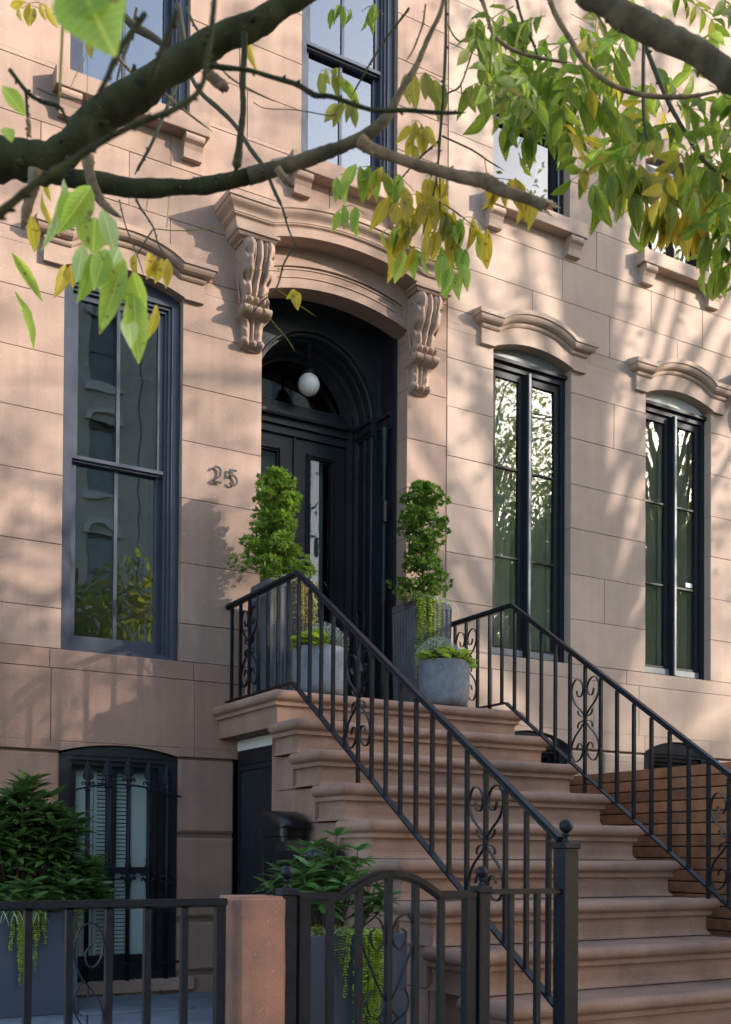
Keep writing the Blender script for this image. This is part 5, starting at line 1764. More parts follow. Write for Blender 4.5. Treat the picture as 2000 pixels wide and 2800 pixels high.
# ================================================================ STREET TREES IN THE FOREGROUND
# limbs, twigs and leaf sprays as world-space points (metres)
TREE = {'L':[['G',[[0.071,-4.142,2.058],[0.084,-4.158,2.522],[0.18,-4.275,2.755],[0.335,-4.425,2.79],[0.463,-4.499,2.806],[0.521,-4.533,2.798],[0.559,-4.555,2.818],[0.594,-4.577,2.861],[0.629,-4.597,2.899],[0.684,-4.63,2.941],[0.739,-4.663,2.985],[0.817,-4.71,3.043],[0.866,-4.738,3.067],[0.916,-4.768,3.097],[0.975,-4.803,3.148],[1.102,-4.879,3.251]],[0.0929,0.0813,0.0682,0.0548,0.04,0.0348,0.0326,0.0341,0.0333,0.0326,0.0311,0.0281,0.0267,0.0222,0.0207,0.0163]],['G',[[0.521,-4.533,2.789],[0.566,-4.558,2.77],[0.621,-4.59,2.76],[0.7,-4.636,2.747],[0.764,-4.674,2.75],[0.818,-4.705,2.756],[0.861,-4.73,2.768],[0.897,-4.751,2.777]],[0.0222,0.0185,0.0178,0.0178,0.017,0.017,0.0163,0.0156]],['M',[[0.883,-4.743,2.773],[0.937,-4.775,2.791],[0.975,-4.797,2.804],[1.02,-4.824,2.823],[1.055,-4.844,2.839],[1.087,-4.863,2.857],[1.11,-4.877,2.877],[1.129,-4.888,2.906],[1.138,-4.894,2.927],[1.157,-4.906,2.965],[1.173,-4.916,2.995],[1.192,-4.928,3.05],[1.213,-4.941,3.104],[1.224,-4.949,3.154]],[0.0163,0.0141,0.0148,0.0133,0.0126,0.0118,0.0111,0.0096,0.0081,0.0059,0.0059,0.0052,0.0044,0.0037]],['B',[[1.078,-4.858,2.847],[1.097,-4.869,2.83],[1.135,-4.891,2.815],[1.182,-4.918,2.797],[1.219,-4.939,2.787],[1.261,-4.963,2.774],[1.295,-4.983,2.767],[1.308,-4.99,2.761],[1.327,-5.001,2.749],[1.379,-5.031,2.729],[1.408,-5.047,2.715]],[0.0148,0.0126,0.0111,0.0118,0.0111,0.0118,0.0133,0.0148,0.0118,0.0111,0.0118]],['G',[[0.853,-4.788,3.026],[0.853,-4.787,2.986],[0.851,-4.785,2.917],[0.853,-4.785,2.878],[0.849,-4.782,2.828],[0.846,-4.779,2.783],[0.842,-4.777,2.755]],[0.0065,0.0058,0.0058,0.0058,0.0065,0.008,0.0116]],['T',[[1.029,-3.92,3.746],[1.045,-3.927,3.647],[1.059,-3.934,3.564],[1.088,-3.95,3.504],[1.129,-3.973,3.462],[1.169,-3.996,3.416],[1.208,-4.017,3.35],[1.245,-4.037,3.292],[1.269,-4.05,3.229],[1.288,-4.06,3.185]],[0.0081,0.0081,0.0071,0.0061,0.0061,0.0061,0.0056,0.005,0.005,0.005]],['T',[[1.288,-4.06,3.185],[1.304,-4.069,3.124],[1.325,-4.08,3.074]],[0.004,0.0025,0.0015]],['T',[[1.318,-4.076,3.087],[1.304,-4.068,3.057],[1.291,-4.059,3.028],[1.276,-4.049,2.966],[1.239,-4.027,2.924],[1.216,-4.013,2.889]],[0.002,0.0024,0.0026,0.0024,0.002,0.0015]],['Y',[[1.276,-4.049,2.965],[1.327,-4.079,2.921],[1.374,-4.105,2.886]],[0.0013,0.0012,0.001]],['Y',[[1.235,-4.025,2.921],[1.27,-4.044,2.87],[1.301,-4.061,2.83],[1.325,-4.075,2.787]],[0.0013,0.0012,0.0012,0.001]],['Y',[[1.283,-4.054,3.012],[1.243,-4.031,3.014],[1.19,-4.0,3.011]],[0.0012,0.001,0.001]],['Y',[[1.263,-4.042,2.956],[1.226,-4.02,2.926],[1.174,-3.989,2.886]],[0.0012,0.0011,0.001]],['T',[[0.721,-4.197,3.382],[0.77,-4.226,3.41],[0.804,-4.245,3.381],[0.849,-4.271,3.35],[0.88,-4.288,3.319]],[0.0079,0.0096,0.0096,0.0088,0.007]],['B',[[0.8,-4.127,3.379],[0.839,-4.149,3.334],[0.902,-4.185,3.289],[0.95,-4.212,3.244],[1.006,-4.244,3.196]],[0.0045,0.0036,0.0032,0.0027,0.0023]],['G',[[0.696,-4.982,2.78],[0.726,-4.999,2.776],[0.761,-5.019,2.772],[0.798,-5.04,2.76],[0.835,-5.062,2.747],[0.861,-5.077,2.729],[0.886,-5.091,2.727],[0.919,-5.11,2.714],[0.953,-5.13,2.703],[1.002,-5.158,2.704],[1.047,-5.184,2.7],[1.091,-5.21,2.7]],[0.0051,0.0045,0.0038,0.0038,0.0045,0.0045,0.0038,0.0038,0.0038,0.0038,0.0032,0.0026]],['G',[[0.421,-4.707,2.842],[0.449,-4.723,2.801],[0.473,-4.736,2.784],[0.493,-4.747,2.779],[0.505,-4.755,2.768],[0.518,-4.761,2.734]],[0.004,0.004,0.0034,0.004,0.0034,0.0027]],['G',[[0.447,-4.721,2.801],[0.449,-4.722,2.777],[0.451,-4.723,2.75]],[0.0027,0.0027,0.0027]],['B',[[0.451,-4.723,2.75],[0.453,-4.724,2.733],[0.45,-4.722,2.716]],[0.0047,0.004,0.0034]],['B',[[0.488,-4.628,2.719],[0.484,-4.625,2.69],[0.476,-4.62,2.655],[0.472,-4.617,2.634],[0.467,-4.614,2.606]],[0.0141,0.012,0.0099,0.0085,0.0042]],['B',[[0.574,-4.678,2.746],[0.578,-4.68,2.718],[0.586,-4.684,2.686],[0.598,-4.691,2.661],[0.614,-4.7,2.643],[0.633,-4.711,2.628]],[0.0141,0.0106,0.0099,0.0092,0.0071,0.0021]],['T',[[1.007,-4.018,3.477],[1.0,-4.014,3.464],[0.974,-3.997,3.392],[0.943,-3.978,3.303],[0.923,-3.965,3.258],[0.902,-3.952,3.213]],[0.0049,0.0049,0.0044,0.0044,0.0039,0.0039]],['T',[[0.902,-3.951,3.161],[0.916,-3.959,3.126],[0.933,-3.968,3.099],[0.949,-3.977,3.068],[0.961,-3.983,3.023],[0.983,-3.995,2.989]],[0.0034,0.0034,0.0029,0.0025,0.0021,0.002]],['T',[[0.946,-3.975,3.067],[0.928,-3.964,3.033],[0.907,-3.951,2.99]],[0.0021,0.002,0.0018]],['Y',[[0.949,-3.977,3.069],[1.008,-4.011,3.065],[1.117,-4.075,3.073]],[0.0015,0.0015,0.0012]],['T',[[0.838,-4.028,3.086],[0.851,-4.035,3.025],[0.867,-4.043,2.977],[0.884,-4.052,2.93],[0.896,-4.058,2.888]],[0.0023,0.0021,0.0019,0.0017,0.0014]],['Y',[[0.93,-3.967,3.116],[0.935,-3.97,3.16],[0.946,-3.978,3.224]],[0.0012,0.0011,0.001]],['Y',[[0.978,-3.994,3.072],[0.982,-3.997,3.14],[0.99,-4.004,3.223]],[0.0012,0.0011,0.001]],['G',[[0.429,-5.456,2.445],[0.414,-5.447,2.42],[0.4,-5.439,2.395],[0.388,-5.431,2.362],[0.38,-5.426,2.343],[0.374,-5.422,2.325]],[0.0036,0.0036,0.0036,0.0032,0.0032,0.0027]],['Y',[[0.454,-4.957,2.783],[0.452,-4.954,2.712],[0.45,-4.952,2.645]],[0.0024,0.0022,0.0021]],['G',[[0.269,-5.359,2.189],[0.284,-5.368,2.203],[0.316,-5.387,2.234],[0.357,-5.411,2.264],[0.395,-5.434,2.292],[0.429,-5.454,2.311],[0.457,-5.471,2.323],[0.482,-5.486,2.341],[0.492,-5.492,2.36],[0.495,-5.493,2.38],[0.499,-5.497,2.414],[0.502,-5.499,2.451],[0.504,-5.501,2.482]],[0.0055,0.005,0.0045,0.0041,0.0036,0.0036,0.0036,0.0032,0.0032,0.0036,0.0036,0.0036,0.0032]],['G',[[0.48,-5.429,2.485],[0.468,-5.421,2.448],[0.457,-5.415,2.417],[0.451,-5.411,2.396]],[0.0042,0.0038,0.0038,0.0028]],['T',[[0.627,-4.025,3.302],[0.655,-4.041,3.288],[0.702,-4.068,3.276],[0.749,-4.095,3.269]],[0.0018,0.0018,0.0016,0.0015]],['Y',[[0.735,-4.089,3.39],[0.713,-4.076,3.34],[0.694,-4.064,3.29]],[0.0009,0.0009,0.0009]],['Y',[[0.735,-4.09,3.381],[0.735,-4.089,3.322],[0.735,-4.087,3.258]],[0.0008,0.0008,0.0008]],['T',[[0.87,-4.056,3.58],[0.858,-4.047,3.505],[0.838,-4.034,3.439],[0.825,-4.026,3.375]],[0.0038,0.0038,0.0034,0.0028]],['B',[[0.79,-4.75,2.95],[0.803,-4.757,2.934],[0.818,-4.766,2.921],[0.828,-4.771,2.917]],[0.0116,0.0109,0.0094,0.0058]],['B',[[0.913,-4.818,2.758],[0.925,-4.825,2.738],[0.933,-4.829,2.729],[0.942,-4.834,2.723]],[0.0072,0.0065,0.0058,0.0029]],['T',[[0.91,-4.308,3.428],[0.925,-4.316,3.389],[0.94,-4.324,3.364]],[0.0035,0.0035,0.0026]],['B',[[1.048,-4.157,3.442],[1.078,-4.174,3.405],[1.111,-4.192,3.381],[1.151,-4.216,3.357],[1.182,-4.233,3.341]],[0.0028,0.0025,0.0023,0.0021,0.0015]],['B',[[1.133,-4.205,3.339],[1.16,-4.22,3.324],[1.233,-4.262,3.32],[1.306,-4.305,3.306],[1.327,-4.317,3.318]],[0.0012,0.0012,0.0012,0.0017,0.0014]]],'R':[['L',[[1.395,-5.162,3.079],[1.443,-5.19,3.047],[1.466,-5.203,3.024],[1.523,-5.235,2.995],[1.579,-5.267,2.961],[1.636,-5.299,2.918],[1.692,-5.332,2.876],[1.908,-5.455,2.743],[2.062,-5.538,2.41],[2.093,-5.549,1.986]],[0.0254,0.0254,0.0247,0.0233,0.024,0.0254,0.0269,0.0424,0.0636,0.0778]],['B',[[1.631,-4.5,3.631],[1.649,-4.509,3.574],[1.664,-4.517,3.522],[1.704,-4.54,3.481],[1.775,-4.58,3.457],[1.85,-4.624,3.445]],[0.0057,0.0052,0.0047,0.0047,0.0042,0.0028]],['B',[[1.722,-4.667,3.541],[1.74,-4.677,3.489],[1.774,-4.695,3.427],[1.804,-4.711,3.372],[1.861,-4.744,3.32],[1.934,-4.786,3.293],[2.031,-4.842,3.292],[2.118,-4.893,3.316],[2.17,-4.924,3.338]],[0.0073,0.0064,0.0064,0.0055,0.0055,0.0055,0.0045,0.0036,0.0036]],['T',[[1.614,-4.376,3.702],[1.615,-4.373,3.562],[1.61,-4.368,3.412],[1.604,-4.363,3.309],[1.602,-4.36,3.25],[1.595,-4.355,3.184],[1.58,-4.345,3.112],[1.564,-4.334,3.039]],[0.0049,0.0049,0.0044,0.0044,0.0034,0.0029,0.0024,0.0015]],['T',[[1.604,-4.363,3.309],[1.558,-4.335,3.262],[1.516,-4.309,3.205],[1.488,-4.292,3.156]],[0.0029,0.0025,0.002,0.0015]],['T',[[1.61,-4.366,3.322],[1.678,-4.405,3.286],[1.716,-4.427,3.257],[1.756,-4.449,3.23]],[0.0025,0.0021,0.002,0.0015]],['T',[[1.605,-4.362,3.243],[1.607,-4.362,3.153],[1.605,-4.359,3.087]],[0.0023,0.002,0.0015]],['T',[[1.607,-4.361,3.146],[1.649,-4.385,3.116],[1.699,-4.414,3.067]],[0.0016,0.0014,0.001]],['T',[[1.709,-4.423,3.258],[1.713,-4.424,3.233],[1.718,-4.427,3.203]],[0.0013,0.0012,0.001]],['B',[[1.686,-4.415,3.584],[1.677,-4.409,3.55],[1.651,-4.393,3.459],[1.625,-4.377,3.438],[1.606,-4.365,3.419]],[0.0025,0.0025,0.0025,0.0023,0.002]],['B',[[1.651,-4.393,3.459],[1.656,-4.395,3.414]],[0.002,0.0016]],['T',[[2.0,-4.714,3.572],[2.001,-4.71,3.368],[2.011,-4.714,3.252],[2.046,-4.733,3.176],[2.071,-4.747,3.129]],[0.0047,0.0047,0.0042,0.0038,0.0028]],['T',[[2.069,-4.638,3.581],[2.082,-4.645,3.547],[2.129,-4.67,3.42],[2.171,-4.693,3.336],[2.208,-4.713,3.269],[2.275,-4.751,3.203],[2.332,-4.784,3.169]],[0.0059,0.0059,0.0059,0.0049,0.0049,0.0039,0.0039]],['T',[[2.23,-4.73,3.492],[2.26,-4.747,3.448],[2.281,-4.758,3.414],[2.323,-4.782,3.355]],[0.0059,0.0059,0.0049,0.0049]],['T',[[1.774,-4.468,3.701],[1.791,-4.477,3.632],[1.816,-4.491,3.573],[1.833,-4.5,3.515]],[0.0039,0.0039,0.0035,0.0029]],['B',[[1.567,-4.348,3.673],[1.562,-4.344,3.624],[1.552,-4.337,3.586],[1.538,-4.328,3.546],[1.524,-4.32,3.521]],[0.0029,0.0029,0.0029,0.0023,0.002]],['G',[[1.477,-4.409,3.585],[1.464,-4.401,3.564],[1.432,-4.382,3.515],[1.404,-4.364,3.465],[1.375,-4.347,3.407],[1.351,-4.332,3.355]],[0.0028,0.0028,0.0028,0.0026,0.0023,0.0019]],['B',[[1.618,-4.376,3.624],[1.631,-4.383,3.594],[1.646,-4.392,3.575],[1.66,-4.4,3.575]],[0.0023,0.0021,0.002,0.0018]],['B',[[1.96,-4.576,3.66],[1.977,-4.585,3.621],[1.994,-4.594,3.582],[2.006,-4.601,3.538]],[0.0029,0.0025,0.0021,0.002]],['B',[[2.011,-4.599,3.26],[1.986,-4.583,3.226],[1.958,-4.566,3.194]],[0.001,0.001,0.0008]],['B',[[2.07,-4.631,3.166],[2.045,-4.616,3.132],[1.995,-4.586,3.089]],[0.0014,0.0012,0.0008]]],'H':[[[1.374,-4.227,3.216],[1.497,-4.298,3.224],8,0.086,'lg'],[[1.37,-4.223,3.118],[1.434,-4.26,3.113],4,0.076,'l'],[[1.463,-4.279,3.225],[1.547,-4.327,3.175],6,0.083,'ly'],[[1.488,-4.292,3.137],[1.581,-4.346,3.155],8,0.083,'y'],[[1.468,-4.278,3.054],[1.548,-4.326,3.087],5,0.088,'ly'],[[1.518,-4.307,3.0],[1.581,-4.344,3.009],5,0.083,'ly'],[[1.564,-4.336,3.136],[1.657,-4.39,3.106],8,0.083,'y'],[[1.581,-4.345,3.058],[1.649,-4.384,3.057],6,0.078,'y'],[[1.615,-4.364,3.009],[1.674,-4.398,3.008],5,0.088,'ly'],[[1.657,-4.39,3.106],[1.725,-4.428,3.057],6,0.096,'ly'],[[1.628,-4.37,2.96],[1.666,-4.392,2.95],5,0.078,'l'],[[1.53,-4.319,3.292],[1.581,-4.35,3.346],5,0.068,'y'],[[1.521,-4.317,3.483],[1.623,-4.376,3.453],6,0.09,'o'],[[1.661,-4.398,3.448],[1.737,-4.442,3.442],5,0.093,'og'],[[1.716,-4.426,3.213],[1.843,-4.498,3.149],11,0.08,'y'],[[1.327,-4.205,3.494],[1.395,-4.243,3.455],6,0.068,'og'],[[1.365,-4.225,3.401],[1.42,-4.257,3.391],6,0.061,'o'],[[1.538,-4.325,3.361],[1.577,-4.347,3.317],4,0.07,'y'],[[1.505,-4.301,3.078],[1.556,-4.331,3.097],4,0.078,'o'],[[1.615,-4.365,3.116],[1.649,-4.384,3.057],5,0.078,'o'],[[1.573,-4.342,3.214],[1.623,-4.372,3.194],5,0.078,'y'],[[1.961,-4.568,3.192],[2.062,-4.628,3.249],8,0.112,'g'],[[1.926,-4.552,3.436],[2.045,-4.62,3.357],8,0.093,'g'],[[1.758,-4.453,3.369],[1.842,-4.503,3.398],8,0.093,'g'],[[1.876,-4.522,3.387],[1.927,-4.551,3.368],5,0.102,'g'],[[1.783,-4.466,3.291],[1.825,-4.492,3.349],4,0.102,'g'],[[2.037,-4.612,3.172],[2.155,-4.681,3.219],9,0.107,'og'],[[2.113,-4.655,3.132],[2.214,-4.714,3.092],9,0.102,'y'],[[2.172,-4.691,3.19],[2.265,-4.744,3.15],9,0.098,'ly'],[[2.214,-4.713,3.053],[2.29,-4.757,3.033],6,0.088,'g'],[[2.24,-4.726,2.975],[2.299,-4.76,2.965],4,0.083,'g'],[[2.087,-4.641,3.152],[2.155,-4.68,3.132],5,0.107,'ly'],[[2.214,-4.716,3.248],[2.298,-4.765,3.218],8,0.102,'og'],[[2.045,-4.618,3.24],[2.096,-4.647,3.21],5,0.107,'o'],[[2.062,-4.625,3.093],[2.13,-4.665,3.132],5,0.093,'g'],[[2.231,-4.724,3.131],[2.307,-4.768,3.091],6,0.107,'lg'],[[2.18,-4.695,3.131],[2.231,-4.723,3.053],5,0.083,'y'],[[1.715,-4.432,3.584],[1.825,-4.497,3.622],8,0.098,'g'],[[1.681,-4.413,3.623],[1.707,-4.426,3.535],5,0.093,'g'],[[1.825,-4.494,3.485],[1.876,-4.523,3.456],5,0.098,'g'],[[1.664,-4.403,3.614],[1.698,-4.423,3.623],4,0.068,'og'],[[1.42,-4.261,3.654],[1.47,-4.291,3.644],5,0.059,'g'],[[1.356,-4.225,3.655],[1.399,-4.249,3.635],5,0.049,'g'],[[0.635,-3.805,3.655],[0.703,-3.844,3.65],6,0.044,'y']],'P':[[[1.716,-4.479,3.558],[1.618,-4.54,3.361],3,0.082,'lg'],[[1.983,-4.135,3.961],[1.993,-4.145,3.795],4,0.072,'g'],[[1.992,-4.343,3.758],[1.984,-4.266,3.713],3,0.07,'g'],[[1.918,-4.418,3.735],[1.843,-4.295,3.727],5,0.071,'og'],[[1.97,-4.219,3.738],[2.03,-4.33,3.63],5,0.088,'gl'],[[1.835,-4.385,3.605],[1.785,-4.427,3.442],4,0.079,'g'],[[1.959,-4.378,3.62],[2.164,-4.368,3.592],3,0.082,'g'],[[1.74,-4.574,3.416],[1.867,-4.609,3.369],5,0.057,'g'],[[1.713,-4.54,3.596],[1.552,-4.569,3.404],3,0.065,'og'],[[1.991,-4.15,3.803],[1.961,-4.181,3.598],3,0.068,'og'],[[1.786,-4.488,3.489],[1.689,-4.556,3.32],4,0.065,'g'],[[1.912,-4.519,3.483],[1.92,-4.495,3.368],3,0.075,'og'],[[1.95,-4.336,3.563],[1.79,-4.308,3.464],4,0.078,'g'],[[1.833,-4.588,3.307],[1.817,-4.677,3.133],4,0.068,'gy'],[[1.881,-4.648,3.456],[1.959,-4.565,3.409],3,0.082,'gl'],[[2.002,-4.461,3.71],[2.13,-4.464,3.682],4,0.068,'lg'],[[2.114,-4.228,3.75],[2.06,-4.194,3.652],4,0.072,'g'],[[1.773,-4.73,3.352],[1.762,-4.673,3.247],4,0.064,'g'],[[1.772,-4.632,3.391],[1.797,-4.566,3.339],3,0.068,'g'],[[1.957,-4.454,3.544],[1.904,-4.332,3.527],3,0.083,'gl'],[[1.96,-4.503,3.632],[1.875,-4.415,3.577],4,0.07,'lg'],[[1.832,-4.684,3.475],[1.861,-4.664,3.361],5,0.069,'gy'],[[2.209,-4.391,3.712],[2.115,-4.392,3.554],4,0.091,'g'],[[2.084,-4.892,3.289],[2.199,-4.874,3.271],4,0.077,'lg'],[[2.309,-4.526,3.88],[2.435,-4.554,3.829],5,0.063,'og'],[[2.227,-4.297,3.973],[2.138,-4.363,3.737],4,0.071,'og'],[[2.16,-4.844,3.57],[2.172,-4.951,3.385],3,0.068,'og'],[[2.168,-4.823,3.606],[2.226,-4.876,3.492],5,0.064,'g'],[[2.044,-4.928,3.302],[2.064,-5.067,3.173],3,0.065,'lg'],[[2.008,-4.665,3.581],[1.935,-4.659,3.441],4,0.084,'lg'],[[2.11,-4.431,3.707],[2.09,-4.506,3.556],4,0.075,'gy'],[[2.423,-4.546,3.801],[2.357,-4.541,3.658],5,0.086,'gl'],[[2.102,-4.63,3.535],[2.221,-4.644,3.466],3,0.081,'g'],[[2.344,-4.389,3.721],[2.453,-4.37,3.61],4,0.068,'gy'],[[2.084,-4.458,3.604],[1.972,-4.345,3.547],4,0.077,'g'],[[2.259,-4.711,3.534],[2.343,-4.751,3.446],3,0.077,'lg'],[[2.193,-4.382,3.932],[2.369,-4.435,3.868],4,0.081,'g'],[[2.095,-4.582,3.357],[2.081,-4.504,3.312],3,0.074,'ly'],[[2.379,-4.36,3.751],[2.36,-4.291,3.658],5,0.073,'ly'],[[2.143,-4.686,3.403],[2.35,-4.676,3.415],5,0.081,'g'],[[2.232,-4.608,3.433],[2.038,-4.588,3.309],5,0.086,'g'],[[2.115,-4.617,3.403],[2.048,-4.552,3.282],4,0.061,'g'],[[2.338,-4.385,3.614],[2.263,-4.263,3.568],5,0.083,'ly'],[[2.086,-4.814,3.322],[2.183,-4.902,3.257],4,0.07,'g'],[[1.983,-4.811,3.185],[1.88,-4.723,3.161],5,0.069,'ly'],[[1.876,-4.805,3.11],[1.806,-4.659,3.109],3,0.064,'g'],[[2.476,-4.589,3.389],[2.538,-4.692,3.297],4,0.086,'ly'],[[2.357,-4.454,3.415],[2.308,-4.324,3.405],4,0.068,'y'],[[2.067,-4.902,3.182],[1.959,-4.877,3.093],4,0.052,'og'],[[1.982,-4.863,3.126],[1.931,-4.834,3.008],4,0.066,'y'],[[2.284,-4.755,3.343],[2.258,-4.807,3.184],4,0.077,'og'],[[2.39,-4.621,3.414],[2.284,-4.622,3.241],4,0.081,'g'],[[2.249,-4.672,3.268],[2.404,-4.699,3.248],4,0.077,'ly'],[[2.25,-4.554,3.289],[2.328,-4.696,3.143],4,0.08,'g'],[[2.057,-4.819,3.189],[2.101,-4.786,3.088],3,0.073,'g'],[[2.242,-4.786,3.058],[2.385,-4.764,3.013],3,0.069,'lg'],[[2.218,-4.775,3.05],[2.277,-4.797,2.952],3,0.066,'g'],[[2.388,-4.612,3.222],[2.289,-4.659,3.017],4,0.078,'lg'],[[2.392,-4.686,3.151],[2.435,-4.794,3.032],4,0.076,'g'],[[2.23,-4.833,3.104],[2.116,-4.791,3.016],5,0.064,'lg'],[[1.916,-4.339,3.557],[1.997,-4.388,3.419],4,0.083,'g'],[[1.642,-4.544,3.369],[1.698,-4.657,3.233],4,0.055,'og'],[[1.819,-4.308,3.658],[1.865,-4.447,3.504],3,0.061,'g'],[[1.607,-4.696,3.297],[1.627,-4.749,3.18],4,0.053,'g']],'E':[[[0.475,-5.021,2.465],[0.447,-4.99,2.411],0.0389,'G'],[[0.49,-5.029,2.425],[0.491,-5.014,2.376],0.0436,'G'],[[0.5,-5.035,2.438],[0.517,-5.053,2.373],0.0247,'P'],[[0.475,-5.019,2.383],[0.47,-4.997,2.328],0.0224,'P'],[[0.485,-5.025,2.369],[0.479,-4.994,2.297],0.0247,'L'],[[0.525,-5.048,2.376],[0.504,-5.013,2.312],0.0448,'P'],[[0.533,-5.052,2.359],[0.499,-5.034,2.242],0.0295,'L'],[[0.545,-5.059,2.338],[0.569,-5.056,2.267],0.0401,'G'],[[0.545,-5.059,2.305],[0.554,-5.063,2.196],0.033,'L'],[[0.483,-5.026,2.475],[0.44,-5.023,2.392],0.0353,'G'],[[0.506,-5.037,2.374],[0.484,-5.051,2.297],0.0295,'L'],[[0.537,-5.053,2.268],[0.538,-5.079,2.216],0.0236,'P'],[[0.458,-4.954,2.518],[0.439,-4.96,2.399],0.0182,'P'],[[0.809,-4.353,2.785],[0.801,-4.377,2.734],0.0185,'y'],[[0.822,-4.36,2.776],[0.809,-4.352,2.726],0.0202,'y'],[[0.835,-4.368,2.771],[0.829,-4.346,2.722],0.0236,'y'],[[0.845,-4.374,2.771],[0.846,-4.37,2.708],0.0236,'y'],[[0.782,-4.337,2.783],[0.776,-4.34,2.729],0.0185,'y'],[[0.814,-4.356,2.783],[0.822,-4.347,2.734],0.0168,'y'],[[0.642,-4.255,2.756],[0.625,-4.261,2.676],0.0286,'y'],[[0.654,-4.262,2.755],[0.658,-4.267,2.707],0.0219,'y'],[[0.536,-4.194,2.781],[0.604,-4.209,2.678],0.0236,'l'],[[0.543,-4.197,2.691],[0.584,-4.226,2.556],0.0252,'l'],[[0.594,-4.23,2.919],[0.603,-4.262,2.819],0.0168,'y'],[[0.572,-4.217,2.869],[0.592,-4.193,2.801],0.0286,'y'],[[0.599,-4.234,2.953],[0.612,-4.222,2.912],0.0135,'y'],[[1.32,-4.075,2.961],[1.301,-4.077,2.93],0.0202,'y'],[[1.321,-4.076,2.958],[1.321,-4.088,2.908],0.0273,'y'],[[0.825,-4.36,2.665],[0.819,-4.353,2.59],0.0236,'y'],[[0.595,-4.239,3.357],[0.613,-4.24,3.307],0.0185,'y'],[[0.68,-4.287,3.272],[0.682,-4.311,3.215],0.0185,'o'],[[0.991,-4.468,3.286],[0.992,-4.51,3.196],0.0168,'y'],[[0.526,-4.198,3.349],[0.546,-4.236,3.34],0.0168,'y'],[[0.327,-5.11,2.529],[0.361,-5.113,2.495],0.0215,'G'],[[0.332,-5.111,2.469],[0.337,-5.133,2.437],0.0162,'G'],[[0.291,-5.834,2.169],[0.233,-5.801,2.127],0.0384,'G'],[[0.248,-5.809,2.169],[0.277,-5.835,2.09],0.0528,'G']]}
BM = {'G': 'bark_green', 'B': 'bark', 'T': 'twig', 'Y': 'leaf_olive', 'L': 'bark_mid', 'M': 'bark_mid'}
def grow(tree, lst, seed):
    random.seed(seed)
    for m, P, R in lst:
        nn = 5
        pts = smooth_path(P, nn)
        rad = []
        for i in range(len(pts)):
            t = i / nn
            a = min(int(t), len(R) - 1)
            b = min(a + 1, len(R) - 1)
            r_ = lerp(R[a], R[b], t - int(t))
            if not (m == 'B' and R[-1] > .009) and i > len(pts) - 3:
                r_ *= .55 if i == len(pts) - 2 else .2
            rad.append(r_ * random.uniform(.93, 1.09))
        big = max(R) > .006
        if big:
            rad = [q * (1 + .16 * noise.noise(p * 14)) for q, p in zip(rad, pts)]
        mb = MB().tube(pts, rad, 18 if big else 6)
        if big:
            ra = sum(rad) / len(rad)
            mb.v = [tuple(Vector(q) + noise.noise_vector(Vector(q) * 55) * ra * .10 + noise.noise_vector(Vector(q) * 16) * ra * .16) for q in mb.v]
        # buds and node scars
        for k in range(2, len(pts) - 2, 3 if not big else 4):
            if m == 'Y':
                break
            n_ = rv(1)
            tdir = (pts[k + 1] - pts[k - 1]).normalized()
            n_ = (n_ - tdir * n_.dot(tdir)).normalized()
            q = pts[k] + n_ * rad[k] * .8
            L_ = rad[k] * (1.1 if not big else .42)
            mb.tube([q, q + n_ * L_ + tdir * L_ * .8], [rad[k] * (.75 if not big else .22), rad[k] * (.3 if not big else .10)], 5)
        if big:
            ln = MB()
            for k in range(int(len(pts) * 1.1)):
                j = random.randrange(1, len(pts) - 1)
                q = pts[j].lerp(pts[j + 1], random.random())
                tdir = (pts[j + 1] - pts[j]).normalized()
                n_ = rv(1)
                n_ = (n_ - tdir * n_.dot(tdir)).normalized()
                c_ = q + n_ * rad[j] * 1.0
                L_ = random.uniform(.0010, .0024)
                w2 = tdir.cross(n_)
                ln.add([c_ - w2 * L_ * 1.6, c_ - tdir * L_ * .6 + n_ * .0008, c_ + w2 * L_ * 1.6, c_ + tdir * L_ * .6 + n_ * .0008, c_ + n_ * .0022], [(0, 1, 4), (1, 2, 4), (2, 3, 4), (3, 0, 4)])
            ln.build('bark_scars', 'bark_scar', tree)['kind'] = 'stuff'
        nm = 'limb' if big else ('leaf_stalk' if m == 'Y' else 'twig')
        mb.build(nm, BM[m], tree)
        if m == 'B' and R[-1] > .009:
            # splintered broken end, pale wood
            e = pts[-1]
            d = (pts[-1] - pts[-3]).normalized()
            sp = MB()
            for k in range(9):
                o_ = rv(R[-1] * .45)
                sp.tube([e + o_ - d * .01, e + o_ * 1.25 + d * random.uniform(.002, .016) + rv(.002)], [R[-1] * .34, R[-1] * .08], 5)
            sp.build('broken_end', 'wood_raw', tree)
LEAFM = {'g': 'leaf_green', 'l': 'leaf_lime', 'y': 'leaf_yellow', 'o': 'leaf_olive', 'G': 'leaf_lime', 'L': 'leaf_lime', 'P': 'leaf_sunlit'}  # left tree leaves get lighter colours, imitating direct sun
LM = {}
random.seed(5)
for m in sorted(set(LEAFM.values())):
    for k in range(4):
        sh = leaf_shape(1, 1, random.uniform(.10, .35), random.uniform(-.05, .30), 8)
        mb = MB().add([Vector(p) + Vector((0, 0, .015 * sin(p[0] * 17 + k) * (1 if p[1] else 0))) for p in sh[0]], sh[1], True)
        o = mb.build('leaf', m)
        LM[(m, k)] = o.data
        bpy.data.objects.remove(o)
